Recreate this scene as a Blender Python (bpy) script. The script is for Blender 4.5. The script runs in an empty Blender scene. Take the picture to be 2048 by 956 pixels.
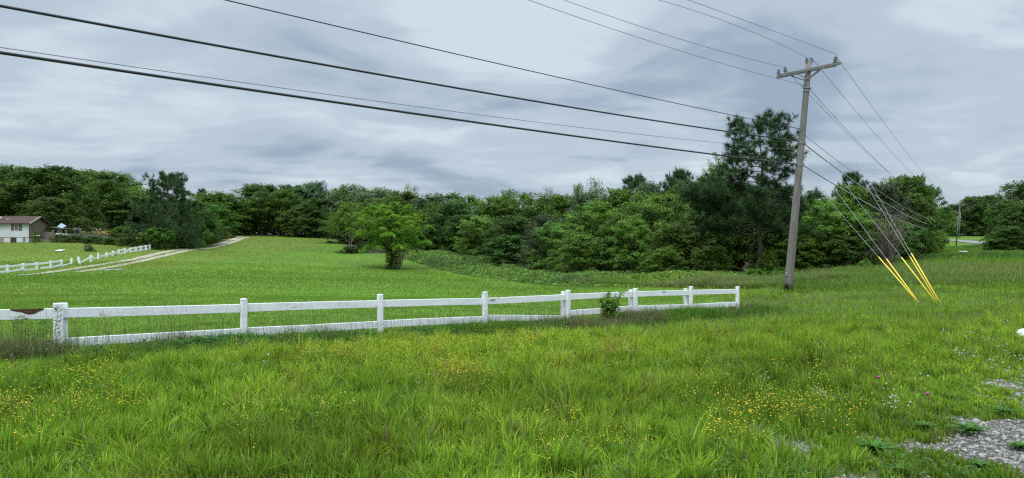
import bpy, math, random
import numpy as np
from mathutils import Vector, Matrix

# ------------------------------------------------------------------ camera, light, exposure
S = bpy.context.scene
COL = S.collection
EYE = 1.6
F = 1366.0            # focal length in pixels of the 2048 px wide photograph
CX, CY = 1024.0, 478.0

cam_d = bpy.data.cameras.new('camera')
cam_d.sensor_width = 36.0
cam_d.lens = 36.0 * F / 2048.0
cam_d.clip_start = 0.05
cam_d.clip_end = 6000
cam = bpy.data.objects.new('camera', cam_d)
COL.objects.link(cam)
cam.location = (0, 0, EYE)
cam.rotation_euler = (math.radians(90), 0, 0)
S.camera = cam

SUN_EL, SUN_AZ = math.radians(62), math.radians(200)     # azimuth clockwise from +Y (behind, a little left)
w = bpy.data.worlds.new('World')
S.world = w
w.use_nodes = True
nt = w.node_tree
nt.nodes.clear()
N = nt.nodes.new
L = nt.links.new


def math_node(op, a, b=None, c=None, clamp=False):
    n = N('ShaderNodeMath')
    n.operation = op
    n.use_clamp = clamp
    for i, v in enumerate((a, b, c)):
        if v is None:
            continue
        if isinstance(v, (int, float)):
            n.inputs[i].default_value = v
        else:
            L(v, n.inputs[i])
    return n.outputs[0]


out = N('ShaderNodeOutputWorld')
bg = N('ShaderNodeBackground')
bg.inputs['Strength'].default_value = 0.1
sky = N('ShaderNodeTexSky')
sky.sky_type = 'NISHITA'
sky.sun_disc = False
sky.sun_elevation = SUN_EL
sky.sun_rotation = SUN_AZ
tc = N('ShaderNodeTexCoord')
sep = N('ShaderNodeSeparateXYZ')
L(tc.outputs['Generated'], sep.inputs[0])
zc = math_node('ADD', math_node('MAXIMUM', sep.outputs['Z'], 0.0), 0.15)
u = math_node('DIVIDE', sep.outputs['X'], zc)
v = math_node('DIVIDE', sep.outputs['Y'], zc)
comb = N('ShaderNodeCombineXYZ')
L(u, comb.inputs[0])
L(v, comb.inputs[1])


def cloud_noise(scale, detail, rough, dist, loc, sc=(1, 1, 1), rot=0.0):
    mp = N('ShaderNodeMapping')
    mp.inputs['Location'].default_value = loc
    mp.inputs['Scale'].default_value = sc
    mp.inputs['Rotation'].default_value = (0, 0, rot)
    L(comb.outputs[0], mp.inputs['Vector'])
    n = N('ShaderNodeTexNoise')
    n.inputs['Scale'].default_value = scale
    n.inputs['Detail'].default_value = detail
    n.inputs['Roughness'].default_value = rough
    n.inputs['Distortion'].default_value = dist
    L(mp.outputs[0], n.inputs['Vector'])
    return n.outputs['Fac']


c1 = cloud_noise(0.85, 4.5, 0.48, 0.7, (3.1, 7.4, 0), (1.0, 1.0, 1), math.radians(-14))
c2 = cloud_noise(2.6, 7.0, 0.56, 0.9, (9.3, 2.2, 4), (0.8, 1.15, 1), math.radians(-12))
mixc = math_node('ADD', math_node('MULTIPLY', c1, 0.74), math_node('MULTIPLY', c2, 0.26))
ramp = N('ShaderNodeValToRGB')
ramp.color_ramp.interpolation = 'EASE'
e = ramp.color_ramp.elements
e[0].position, e[0].color = 0.36, (0.250, 0.318, 0.400, 1)
e[1].position, e[1].color = 0.61, (0.500, 0.566, 0.628, 1)
m = ramp.color_ramp.elements.new(0.49)
m.color = (0.380, 0.450, 0.525, 1)
L(mixc, ramp.inputs[0])
# an overcast sky is about three times brighter overhead than at the horizon
mr = N('ShaderNodeMapRange')
mr.interpolation_type = 'SMOOTHSTEP'
mr.inputs['From Min'].default_value = 0.30
mr.inputs['From Max'].default_value = 0.95
mr.inputs['To Min'].default_value = 10.0
mr.inputs['To Max'].default_value = 46.0
L(sep.outputs['Z'], mr.inputs['Value'])
sc = N('ShaderNodeVectorMath')
sc.operation = 'SCALE'
L(ramp.outputs[0], sc.inputs[0])
L(mr.outputs[0], sc.inputs['Scale'])
mx = N('ShaderNodeMix')
mx.data_type = 'RGBA'
mx.inputs['Factor'].default_value = 0.07
L(sc.outputs[0], mx.inputs[6])
L(sky.outputs[0], mx.inputs[7])
L(mx.outputs[2], bg.inputs['Color'])
L(bg.outputs[0], out.inputs[0])

sun_d = bpy.data.lights.new('sun', 'SUN')
sun_d.energy = 1.5
sun_d.angle = math.radians(22)
sun_d.color = (1.0, 0.96, 0.90)
sun = bpy.data.objects.new('sun', sun_d)
COL.objects.link(sun)
sd = Vector((math.sin(SUN_AZ) * math.cos(SUN_EL), math.cos(SUN_AZ) * math.cos(SUN_EL), math.sin(SUN_EL)))
sun.rotation_euler = sd.to_track_quat('Z', 'Y').to_euler()

S.view_settings.view_transform = 'Standard'
S.view_settings.look = 'None'
S.view_settings.gamma = 1
S.view_settings.exposure = 0.4
S.view_settings.use_curve_mapping = False
S.render.engine = 'CYCLES'
cy = S.cycles
cy.use_adaptive_sampling = True
cy.adaptive_threshold = 0.008
cy.use_denoising = False
cy.filter_width = 1.3
cy.denoiser = 'OPENIMAGEDENOISE'
cy.denoising_input_passes = 'RGB_ALBEDO_NORMAL'
cy.denoising_prefilter = 'ACCURATE'
cy.max_bounces = 5
cy.diffuse_bounces = 3
cy.glossy_bounces = 2
cy.transmission_bounces = 3
cy.transparent_max_bounces = 4
cy.caustics_reflective = False
cy.caustics_refractive = False
S.render.use_persistent_data = False
S.render.film_transparent = False

# ------------------------------------------------------------------ tags and mesh helpers
def tag(o, label=None, cat=None, group=None, kind=None):
    if label: o['label'] = label
    if cat: o['category'] = cat
    if group: o['group'] = group
    if kind: o['kind'] = kind
    return o


def empty(name, loc=(0, 0, 0), rz=0.0):
    o = bpy.data.objects.new(name, None)
    o.empty_display_size = 0.3
    o.location = loc
    o.rotation_euler = (0, 0, rz)
    COL.objects.link(o)
    return o


def np_mesh(name, verts, faces, mat=None, col=None, parent=None, smooth=False, link=True):
    """faces: list of int arrays (n,k). col: per-vertex rgb."""
    me = bpy.data.meshes.new(name)
    verts = np.asarray(verts, dtype=np.float32)
    me.vertices.add(len(verts))
    me.vertices.foreach_set('co', verts.ravel())
    faces = [np.asarray(f, dtype=np.int32) for f in faces if len(f)]
    nl = sum(f.size for f in faces)
    npoly = sum(len(f) for f in faces)
    me.loops.add(nl)
    me.polygons.add(npoly)
    me.loops.foreach_set('vertex_index', np.concatenate([f.ravel() for f in faces]))
    starts, tot, s = [], [], 0
    for f in faces:
        n, k = f.shape
        starts.append(s + np.arange(n) * k)
        s += n * k
    me.polygons.foreach_set('loop_start', np.concatenate(starts).astype(np.int32))
    if smooth:
        me.polygons.foreach_set('use_smooth', np.ones(npoly, dtype=bool))
    me.update(calc_edges=True)
    if col is not None:
        at = me.color_attributes.new('col', 'FLOAT_COLOR', 'POINT')
        c4 = np.ones((len(verts), 4), dtype=np.float32)
        c4[:, :3] = col
        at.data.foreach_set('color', c4.ravel())
    if mat: me.materials.append(mat)
    o = bpy.data.objects.new(name, me)
    if link: COL.objects.link(o)
    if parent is not None: o.parent = parent
    return o


class MB:
    """collects boxes and tubes, links them as ONE mesh object"""
    def __init__(s):
        s.v, s.f, s.n = [], [], 0

    def add(s, v, f):
        s.v.append(np.asarray(v, float))
        s.f += [tuple(i + s.n for i in q) for q in f]
        s.n += len(v)

    def box(s, c, d, x=(1, 0, 0), z=(0, 0, 1), bev=0.0):
        """c centre, d full sizes along x, y=z cross x, z"""
        x = np.array(x, float); x /= np.linalg.norm(x)
        z = np.array(z, float); z -= x * z.dot(x); z /= np.linalg.norm(z)
        y = np.cross(z, x)
        hx, hy, hz = d[0] / 2, d[1] / 2, d[2] / 2
        if bev <= 0:
            P = [(a * hx, b * hy, q * hz) for q in (-1, 1) for a, b in ((-1, -1), (1, -1), (1, 1), (-1, 1))]
            Fc = [(0, 3, 2, 1), (4, 5, 6, 7), (0, 1, 5, 4), (1, 2, 6, 5), (2, 3, 7, 6), (3, 0, 4, 7)]
        else:
            e = bev
            ring = [(-hx + e, -hy), (hx - e, -hy), (hx, -hy + e), (hx, hy - e), (hx - e, hy), (-hx + e, hy), (-hx, hy - e), (-hx, -hy + e)]
            ins = [(max(min(a, hx - e), -hx + e), max(min(b, hy - e), -hy + e)) for a, b in ring]
            P = [(a, b, -hz) for a, b in ins] + [(a, b, -hz + e) for a, b in ring] + [(a, b, hz - e) for a, b in ring] + [(a, b, hz) for a, b in ins]
            Fc = [tuple(range(7, -1, -1)), tuple(range(24, 32))]
            for k in range(3):
                for i in range(8):
                    j = (i + 1) % 8
                    Fc.append((k * 8 + i, k * 8 + j, k * 8 + 8 + j, k * 8 + 8 + i))
        P = np.array(P)
        s.add(np.array(c, float) + P[:, :1] * x + P[:, 1:2] * y + P[:, 2:3] * z, Fc)
        return s

    def beam(s, a, b, wdt, hgt, up=(0, 0, 1), bev=0.0):
        a, b = np.array(a, float), np.array(b, float)
        s.box((a + b) / 2, (np.linalg.norm(b - a), wdt, hgt), x=b - a, z=up, bev=bev)
        return s

    def tube(s, pts, rad, n=6, cap=True):
        pts = np.asarray(pts, float)
        k = len(pts)
        rad = np.full(k, rad) if np.isscalar(rad) else np.asarray(rad, float)
        t = np.gradient(pts, axis=0)
        t /= np.linalg.norm(t, axis=1)[:, None] + 1e-9
        ref = np.array([0, 0, 1.0]) if abs(t[0, 2]) < 0.9 else np.array([1.0, 0, 0])
        V = []
        for i in range(k):
            a = np.cross(t[i], ref); a /= np.linalg.norm(a) + 1e-9
            b = np.cross(t[i], a)
            for j in range(n):
                q = 2 * math.pi * j / n
                V.append(pts[i] + rad[i] * (math.cos(q) * a + math.sin(q) * b))
        Fc = []
        for i in range(k - 1):
            for j in range(n):
                j2 = (j + 1) % n
                Fc.append((i * n + j, i * n + j2, (i + 1) * n + j2, (i + 1) * n + j))
        if cap:
            Fc.append(tuple(range(n - 1, -1, -1)))
            Fc.append(tuple((k - 1) * n + j for j in range(n)))
        s.add(V, Fc)
        return s

    def lathe(s, c, prof, n=14, axis=(0, 0, 1)):
        ax = np.array(axis, float); ax /= np.linalg.norm(ax)
        ref = np.array([1.0, 0, 0]) if abs(ax[0]) < .9 else np.array([0, 1.0, 0])
        a = np.cross(ax, ref); a /= np.linalg.norm(a); b = np.cross(ax, a)
        V, Fc = [], []
        for r, z in prof:
            for j in range(n):
                q = 2 * math.pi * j / n
                V.append(np.array(c) + ax * z + r * (math.cos(q) * a + math.sin(q) * b))
        for i in range(len(prof) - 1):
            for j in range(n):
                j2 = (j + 1) % n
                Fc.append((i * n + j, i * n + j2, (i + 1) * n + j2, (i + 1) * n + j))
        Fc.append(tuple(range(n - 1, -1, -1)))
        Fc.append(tuple((len(prof) - 1) * n + j for j in range(n)))
        s.add(V, Fc)
        return s

    def build(s, name, mat, parent=None, smooth=False, origin=None):
        me = bpy.data.meshes.new(name)
        V = np.concatenate(s.v)
        if origin is not None: V = V - np.array(origin)
        me.from_pydata(V.tolist(), [], s.f)
        if smooth:
            me.polygons.foreach_set('use_smooth', [True] * len(me.polygons))
        me.materials.append(mat)
        o = bpy.data.objects.new(name, me)
        COL.objects.link(o)
        if origin is not None: o.location = origin
        if parent is not None: o.parent = parent
        return o


# ------------------------------------------------------------------ noise and terrain
def _hash(ix, iy, seed):
    h = (ix.astype(np.int64) * 374761393 + iy.astype(np.int64) * 668265263 + seed * 1442695041) & 0xffffffff
    h = ((h ^ (h >> 13)) * 1274126177) & 0xffffffff
    return ((h ^ (h >> 16)) & 0xffff) / 65535.0


def vnoise(x, y, seed=0):
    ix, iy = np.floor(x), np.floor(y)
    fx, fy = x - ix, y - iy
    fx, fy = fx * fx * (3 - 2 * fx), fy * fy * (3 - 2 * fy)
    a, b = _hash(ix, iy, seed), _hash(ix + 1, iy, seed)
    c, d = _hash(ix, iy + 1, seed), _hash(ix + 1, iy + 1, seed)
    return (a * (1 - fx) + b * fx) * (1 - fy) + (c * (1 - fx) + d * fx) * fy


def fbm(x, y, scale, seed=0, oct_=4):
    x, y = np.asarray(x, float) * scale, np.asarray(y, float) * scale
    s, a, t = 0, 1.0, 0
    for o in range(oct_):
        s = s + a * vnoise(x * 2 ** o + 17.3 * o, y * 2 ** o + 5.1 * o, seed + o)
        t += a
        a *= 0.5
    return s / t


# ground control points: photo pixel column, row and distance
GP = [(200, 718, 9.0), (500, 702, 10.4), (766, 689, 12.0), (971, 672, 14.0), (-300, 956, 4.57), (300, 956, 4.57), (1024, 956, 4.57), (1700, 956, 4.57), (2300, 956, 4.6),
      (-400, 800, 6.8), (500, 800, 6.8), (1024, 800, 6.8), (1500, 797, 6.85), (2048, 793, 6.9), (2500, 790, 7.0),
      (-300, 720, 8.4), (115, 717, 10), (485, 693, 11.8), (766, 681, 13.57), (971, 666, 15.35), (1137, 653, 17.1), (1269, 644, 18.9),
      (1381, 632, 20.7), (1472, 621, 22.5), (1580, 582, 30), (1838, 604, 23), (2048, 676, 10.5), (2500, 670, 10.5), (1400, 700, 9.8), (1024, 720, 9.0), (500, 715, 9.2),
      (-400, 640, 15), (100, 640, 16), (500, 630, 18), (800, 620, 21), (1000, 610, 25), (1200, 600, 28), (1400, 590, 31),
      (-400, 600, 26), (100, 600, 26), (500, 600, 26), (800, 590, 33), (100, 560, 48), (500, 560, 48), (800, 565, 50), (1024, 575, 47), (1200, 575, 45), (1330, 575, 40),
      (100, 545, 66), (-300, 548, 64), (250, 520, 82), (100, 520, 82), (-200, 520, 82), (100, 500, 97), (300, 500, 100), (-300, 500, 97), (60, 484, 111), (200, 484, 112), (-300, 484, 111),
      (230, 460, 155), (0, 467, 150), (-400, 467, 150), (785, 538, 83), (500, 520, 85), (650, 525, 85), (500, 495, 120), (650, 500, 112), (400, 496, 118), (495, 472, 165), (400, 472, 160), (670, 481, 145),
      (800, 500, 112), (860, 516, 100), (1000, 540, 84), (950, 556, 68), (1100, 558, 66), (1200, 556, 72), (1330, 560, 62), (1460, 563, 50), (1520, 563, 50), (1024, 500, 150), (1300, 510, 120), (1600, 505, 120),
      (1700, 568, 33), (1700, 545, 52), (1600, 556, 52), (1800, 530, 68), (1900, 560, 36), (1900, 530, 56), (1900, 512, 80), (1912, 493, 150), (1870, 478.5, 168), (1990, 486.5, 142), (1940, 474, 195), (1880, 472, 200),
      (2048, 600, 22), (2048, 560, 35), (2048, 530, 56), (2040, 503, 95), (2300, 500, 95), (2300, 480, 160), (2400, 560, 35)]
for px_ in (-700, 300, 1000, 1700, 2600):
    GP.append((px_, CY - (4.5 - EYE) * F / 400, 400))
_U = np.array([((p[0] - CX) / F, math.log(p[2])) for p in GP])
_Zc = np.array([EYE + p[2] * (CY - p[1]) / F for p in GP])


def _phi(r2):
    return np.where(r2 > 1e-12, 0.5 * r2 * np.log(r2 + 1e-12), 0)


_K = _phi(((_U[:, None] - _U[None]) ** 2).sum(-1)) + np.eye(len(_U)) * 0.0015
_P = np.c_[np.ones(len(_U)), _U]
_A = np.block([[_K, _P], [_P.T, np.zeros((3, 3))]])
_W = np.linalg.solve(_A, np.r_[_Zc, 0, 0, 0])


def H(x, y):
    x, y = np.asarray(x, float), np.asarray(y, float)
    sh = x.shape
    x, y = np.broadcast_arrays(x, y)
    x, y = x.ravel(), y.ravel()
    yy = np.clip(y, 4.5, 420)
    u = np.clip(x / yy, -1.1, 1.1)
    q = np.c_[u, np.log(yy)]
    z = np.empty(len(q))
    for i in range(0, len(q), 20000):
        c = q[i:i + 20000]
        z[i:i + 20000] = _phi(((c[:, None] - _U[None]) ** 2).sum(-1)) @ _W[:-3] + _W[-3] + c @ _W[-2:]
    # little lumps of the verge, nothing where the camera stands
    bump = (fbm(x, y, 0.35, 5, 3) - 0.5) * 0.16 + (fbm(x, y, 1.3, 9, 2) - 0.5) * 0.05
    z = z + bump * np.clip((40 - yy) / 20, 0, 1) * np.clip((yy - 3) / 3, 0, 1)
    return z if sh else float(z[0])


def at(px, Y):
    return ((px - CX) / F * Y)


def zpx(py, Y):
    return EYE + Y * (CY - py) / F


_Ys = np.exp(np.linspace(math.log(4.0), math.log(420), 700))


def hit(px, py):
    """the ground point seen at a photo pixel, first along the ray"""
    xs = (px - CX) / F * _Ys
    d = zpx(py, _Ys) - H(xs, _Ys)
    i = np.where(d < 0)[0]
    if len(i) == 0:
        i = [int(np.argmin(d))]
    i = max(int(i[0]), 1)
    t = d[i - 1] / (d[i - 1] - d[i] + 1e-9)
    Y = _Ys[i - 1] + (_Ys[i] - _Ys[i - 1]) * min(max(t, 0), 1)
    return np.array([(px - CX) / F * Y, Y, H((px - CX) / F * Y, Y)])


# ------------------------------------------------------------------ materials
def new_mat(name):
    mt = bpy.data.materials.new(name)
    mt.use_nodes = True
    t = mt.node_tree
    t.nodes.clear()
    o = t.nodes.new('ShaderNodeOutputMaterial')
    return mt, t, o


def pbr(name, rgb, rough=0.8, spec=0.3, var=0.0, scale=8.0, var2=None, bump=0.0, metallic=0.0, stretch=(1, 1, 1), dirt=None, coords='Object'):
    mt, t, o = new_mat(name)
    b = t.nodes.new('ShaderNodeBsdfPrincipled')
    b.inputs['Roughness'].default_value = rough
    b.inputs['Specular IOR Level'].default_value = spec
    b.inputs['Metallic'].default_value = metallic
    tcn = t.nodes.new('ShaderNodeTexCoord')
    mp = t.nodes.new('ShaderNodeMapping')
    mp.inputs['Scale'].default_value = stretch
    t.links.new(tcn.outputs[coords], mp.inputs[0])
    no = t.nodes.new('ShaderNodeTexNoise')
    no.inputs['Scale'].default_value = scale
    no.inputs['Detail'].default_value = 6
    no.inputs['Roughness'].default_value = 0.65
    t.links.new(mp.outputs[0], no.inputs['Vector'])
    r = t.nodes.new('ShaderNodeValToRGB')
    lo = [c * (1 - var) for c in rgb]
    hi = [min(1, c * (1 + var)) for c in rgb] if var2 is None else var2
    r.color_ramp.elements[0].position = 0.3
    r.color_ramp.elements[0].color = (*lo, 1)
    r.color_ramp.elements[1].position = 0.7
    r.color_ramp.elements[1].color = (*hi, 1)
    t.links.new(no.outputs['Fac'], r.inputs[0])
    src = r.outputs[0]
    if dirt:
        n2 = t.nodes.new('ShaderNodeTexNoise')
        n2.inputs['Scale'].default_value = dirt[0]
        n2.inputs['Detail'].default_value = 8
        n2.inputs['Roughness'].default_value = 0.7
        t.links.new(mp.outputs[0], n2.inputs['Vector'])
        r2 = t.nodes.new('ShaderNodeValToRGB')
        r2.color_ramp.elements[0].position = dirt[1]
        r2.color_ramp.elements[0].color = (0, 0, 0, 1)
        r2.color_ramp.elements[1].position = dirt[1] + 0.06
        r2.color_ramp.elements[1].color = (dirt[3],) * 3 + (1,)
        t.links.new(n2.outputs['Fac'], r2.inputs[0])
        mxx = t.nodes.new('ShaderNodeMix')
        mxx.data_type = 'RGBA'
        mxx.inputs[7].default_value = (*dirt[2], 1)
        t.links.new(r2.outputs[0], mxx.inputs[0])
        t.links.new(src, mxx.inputs[6])
        src = mxx.outputs[2]
    t.links.new(src, b.inputs['Base Color'])
    if bump:
        bp = t.nodes.new('ShaderNodeBump')
        bp.inputs['Strength'].default_value = bump
        bp.inputs['Distance'].default_value = 0.02
        t.links.new(no.outputs['Fac'], bp.inputs['Height'])
        t.links.new(bp.outputs[0], b.inputs['Normal'])
    t.links.new(b.outputs[0], o.inputs[0])
    return mt


def leaf_mat(name, rgb=None, trans=0.35, rough=0.55, spec=0.25, huevar=0.03, valvar=0.25, attr=True):
    """leaves and blades: colour attribute (or flat colour) times a per-object tint"""
    mt, t, o = new_mat(name)
    b = t.nodes.new('ShaderNodeBsdfPrincipled')
    b.inputs['Roughness'].default_value = rough
    b.inputs['Specular IOR Level'].default_value = spec
    tr = t.nodes.new('ShaderNodeBsdfTranslucent')
    mx_ = t.nodes.new('ShaderNodeMixShader')
    mx_.inputs[0].default_value = trans
    at_ = t.nodes.new('ShaderNodeVertexColor')
    at_.layer_name = 'col'
    src = at_.outputs['Color']
    if rgb is not None:
        m_ = t.nodes.new('ShaderNodeMix')
        m_.data_type = 'RGBA'
        m_.blend_type = 'MULTIPLY'
        m_.inputs[0].default_value = 1
        m_.inputs[7].default_value = (*rgb, 1)
        t.links.new(src, m_.inputs[6])
        src = m_.outputs[2]
    oi = t.nodes.new('ShaderNodeObjectInfo')
    hs = t.nodes.new('ShaderNodeHueSaturation')
    ml = t.nodes.new('ShaderNodeMath'); ml.operation = 'MULTIPLY_ADD'
    ml.inputs[1].default_value = huevar * 2
    ml.inputs[2].default_value = 0.5 - huevar
    t.links.new(oi.outputs['Random'], ml.inputs[0])
    wn = t.nodes.new('ShaderNodeTexWhiteNoise'); wn.noise_dimensions = '1D'
    t.links.new(oi.outputs['Random'], wn.inputs['W'])
    mv = t.nodes.new('ShaderNodeMath'); mv.operation = 'MULTIPLY_ADD'
    mv.inputs[1].default_value = valvar * 2
    mv.inputs[2].default_value = 1 - valvar
    t.links.new(wn.outputs['Value'], mv.inputs[0])
    t.links.new(ml.outputs[0], hs.inputs['Hue'])
    t.links.new(mv.outputs[0], hs.inputs['Value'])
    t.links.new(src, hs.inputs['Color'])
    t.links.new(hs.outputs[0], b.inputs['Base Color'])
    t.links.new(hs.outputs[0], tr.inputs['Color'])
    t.links.new(b.outputs[0], mx_.inputs[1])
    t.links.new(tr.outputs[0], mx_.inputs[2])
    t.links.new(mx_.outputs[0], o.inputs[0])
    return mt


M = {}
M['grass'] = leaf_mat('grass_blades', None, 0.42, 0.6, 0.12, 0.0, 0.0)
M['petal'] = leaf_mat('petals', None, 0.3, 0.6, 0.2, 0.0, 0.0)
M['weed'] = leaf_mat('weed_leaves', None, 0.35, 0.55, 0.18, 0.012, 0.12)
M['leaf_mid'] = leaf_mat('leaf_mid', (0.104, 0.196, 0.026), 0.38, 0.55, 0.14, 0.02, 0.22)
M['leaf_dark'] = leaf_mat('leaf_dark', (0.074, 0.138, 0.024), 0.36, 0.55, 0.14, 0.02, 0.2)
M['leaf_bright'] = leaf_mat('leaf_bright', (0.125, 0.245, 0.026), 0.4, 0.5, 0.25, 0.012, 0.15)
M['leaf_lone'] = leaf_mat('leaf_fresh', (0.150, 0.290, 0.028), 0.42, 0.55, 0.15, 0.0, 0.0)
M['leaf_green'] = leaf_mat('leaf_green', (0.112, 0.218, 0.028), 0.4, 0.5, 0.25, 0.015, 0.15)
M['leaf_hazy'] = leaf_mat('leaf_haze_tint', (0.098, 0.170, 0.062), 0.35, 0.5, 0.3, 0.02, 0.18)  # distance haze painted in as a paler, bluer leaf colour
M['leaf_olive'] = leaf_mat('leaf_olive', (0.070, 0.092, 0.045), 0.25, 0.6, 0.2, 0.015, 0.12)
M['needle'] = leaf_mat('pine_needles', (0.054, 0.100, 0.032), 0.2, 0.5, 0.18, 0.012, 0.15)
M['bark'] = pbr('bark', (0.10, 0.08, 0.062), 0.9, 0.15, 0.45, 5, bump=0.6, stretch=(1, 1, .25))
M['bark_pale'] = pbr('bark_pale', (0.26, 0.23, 0.19), 0.9, 0.15, 0.3, 5, bump=0.4, stretch=(1, 1, .25))
M['dead'] = pbr('dead_wood', (0.15, 0.125, 0.10), 0.9, 0.15, 0.25, 9)
M['white'] = pbr('white_fence_paint', (0.74, 0.75, 0.75), 0.6, 0.3, 0.08, 3, bump=0.3, stretch=(.7, .7, 2.5), dirt=(5.0, 0.60, (0.36, 0.35, 0.28), 0.6))
M['white_far'] = pbr('weathered_white_paint', (0.74, 0.75, 0.74), 0.7, 0.3, 0.1, 3, dirt=(2.5, 0.60, (0.36, 0.34, 0.28), 0.6))
M['rot'] = pbr('bare_rotten_wood', (0.085, 0.045, 0.03), 0.95, 0.1, 0.4, 22, bump=0.8, stretch=(.3, 1, 1))
M['pole'] = pbr('weathered_pole_wood', (0.195, 0.178, 0.162), 0.9, 0.15, 0.5, 9, bump=1.0, stretch=(3, 3, .12), dirt=(2.2, 0.55, (0.13, 0.09, 0.065), 0.6))
M['arm'] = pbr('grey_timber', (0.185, 0.18, 0.18), 0.9, 0.15, 0.25, 8, bump=0.4)
M['cable'] = pbr('black_cable', (0.022, 0.024, 0.03), 0.5, 0.4, 0.1, 2)
M['strand'] = pbr('galvanised_strand_cable_sheen', (0.34, 0.36, 0.37), 0.5, 0.4, 0.1, 2)  # bare guy strand; also the painted sheen on the far black cables
M['wire'] = pbr('bare_wire', (0.12, 0.13, 0.145), 0.5, 0.4, 0.1, 2)
M['steel'] = pbr('galvanised_steel', (0.30, 0.31, 0.32), 0.5, 0.5, 0.1, 8, metallic=0.6)
M['ceramic'] = pbr('grey_porcelain', (0.22, 0.27, 0.31), 0.25, 0.5, 0.08, 9)
M['yellow'] = pbr('yellow_plastic', (0.80, 0.57, 0.05), 0.45, 0.4, 0.06, 3, dirt=(9.0, 0.66, (0.45, 0.33, 0.06), 0.5))


def ground_mat():
    mt, t, o = new_mat('earth_and_turf')
    b = t.nodes.new('ShaderNodeBsdfPrincipled')
    b.inputs['Roughness'].default_value = 0.95
    b.inputs['Specular IOR Level'].default_value = 0.1
    vc = t.nodes.new('ShaderNodeVertexColor'); vc.layer_name = 'col'
    g = t.nodes.new('ShaderNodeNewGeometry')
    n1 = t.nodes.new('ShaderNodeTexNoise'); n1.inputs['Scale'].default_value = 1.6; n1.inputs['Detail'].default_value = 9; n1.inputs['Roughness'].default_value = 0.75
    n2 = t.nodes.new('ShaderNodeTexNoise'); n2.inputs['Scale'].default_value = 14; n2.inputs['Detail'].default_value = 5; n2.inputs['Roughness'].default_value = 0.8
    t.links.new(g.outputs['Position'], n1.inputs['Vector'])
    t.links.new(g.outputs['Position'], n2.inputs['Vector'])
    m1 = t.nodes.new('ShaderNodeMapRange'); m1.inputs[1].default_value = .3; m1.inputs[2].default_value = .7; m1.inputs[3].default_value = .72; m1.inputs[4].default_value = 1.3
    m2 = t.nodes.new('ShaderNodeMapRange'); m2.inputs[1].default_value = .3; m2.inputs[2].default_value = .7; m2.inputs[3].default_value = .75; m2.inputs[4].default_value = 1.25
    t.links.new(n1.outputs[0], m1.inputs[0]); t.links.new(n2.outputs[0], m2.inputs[0])
    mm = t.nodes.new('ShaderNodeMath'); mm.operation = 'MULTIPLY'
    t.links.new(m1.outputs[0], mm.inputs[0]); t.links.new(m2.outputs[0], mm.inputs[1])
    vs = t.nodes.new('ShaderNodeVectorMath'); vs.operation = 'SCALE'
    t.links.new(vc.outputs[0], vs.inputs[0]); t.links.new(mm.outputs[0], vs.inputs['Scale'])
    t.links.new(vs.outputs[0], b.inputs['Base Color'])
    bp = t.nodes.new('ShaderNodeBump'); bp.inputs['Strength'].default_value = 0.5; bp.inputs['Distance'].default_value = 0.03
    t.links.new(n2.outputs[0], bp.inputs['Height']); t.links.new(bp.outputs[0], b.inputs['Normal'])
    t.links.new(b.outputs[0], o.inputs[0])
    return mt


M['ground'] = ground_mat()

# ------------------------------------------------------------------ layout lines
FA, FB, FCc = -909.0, 273.8, 0.1784                  # the front fence, fitted to its eight posts


def fence_pt(i):
    Y = 10.0 * (1 + FCc * i)
    return np.array([10.0 * (FA + FB * i) / F, Y])


FD = np.array([FB / F, FCc]); FD /= np.linalg.norm(FD)
FN = np.array([-FD[1], FD[0]])                       # to the field side
F0 = fence_pt(0)


def fence_side(x, y):
    """metres to the field side of the fence line, and metres along it"""
    return (x - F0[0]) * FN[0] + (y - F0[1]) * FN[1], (x - F0[0]) * FD[0] + (y - F0[1]) * FD[1]


FLEN = np.linalg.norm(fence_pt(7) - F0)


def field_edge(y):
    """photo column where the mown field gives way to brambles and verge"""
    return np.interp(y, [8, 22.5, 30, 40, 55, 68, 95, 112], [1600, 1474, 1430, 1330, 1100, 950, 812, 720])


def in_field(x, y):
    s, t = fence_side(x, y)
    return (s > .1) & (CX + F * x / np.maximum(y, .5) < field_edge(y) + (_hash(np.floor(x * 2), np.floor(y * 2), 3) - .5) * 14)

FIELD = (0.100, 0.185, 0.022)


def to_px(x, y, z):
    return CX + F * x / np.maximum(y, .5), CY - F * (z - EYE) / np.maximum(y, .5)


def region_colours(x, y, z):
    """turf colours by where the ground is; masks are real ground covers, far dimming mimics blade shade"""
    px, py = to_px(x, y, z)
    s, tt = fence_side(x, y)
    n = fbm(x, y, 0.12, 21, 4)
    n2 = fbm(x, y, 0.03, 31, 3)
    c = np.empty((len(x), 3))
    base = np.array(FIELD)
    c[:] = base
    c *= (0.85 + 0.3 * n)[:, None]
    c *= (1 - .22 * np.clip((y - 60) / 60, 0, 1))[:, None]  # far turf darkened to stand in for the blades' self-shadow
    c *= (1 + .30 * (fbm(x * .4, y, .09, 515, 3) - .5))[:, None]
    # yellowish drier swathes
    k = np.clip((n2 - 0.5) * 3, 0, 1)[:, None] * 0.5
    c = c * (1 - k) + k * np.array((0.130, 0.190, 0.026))
    # left yard, a little more yellow and worn
    yard = ((y > 70) & (x < -35) & (py < 545))[:, None]
    c = np.where(yard, c * np.array((1.15, 0.92, 1.1)), c)
    return c, px, py, s, tt, n, n2


# ------------------------------------------------------------------ the ground
def axis(n, span, tight):
    t = np.linspace(-1, 1, n)
    return span * np.sinh(t * tight) / math.sinh(tight)


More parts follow.
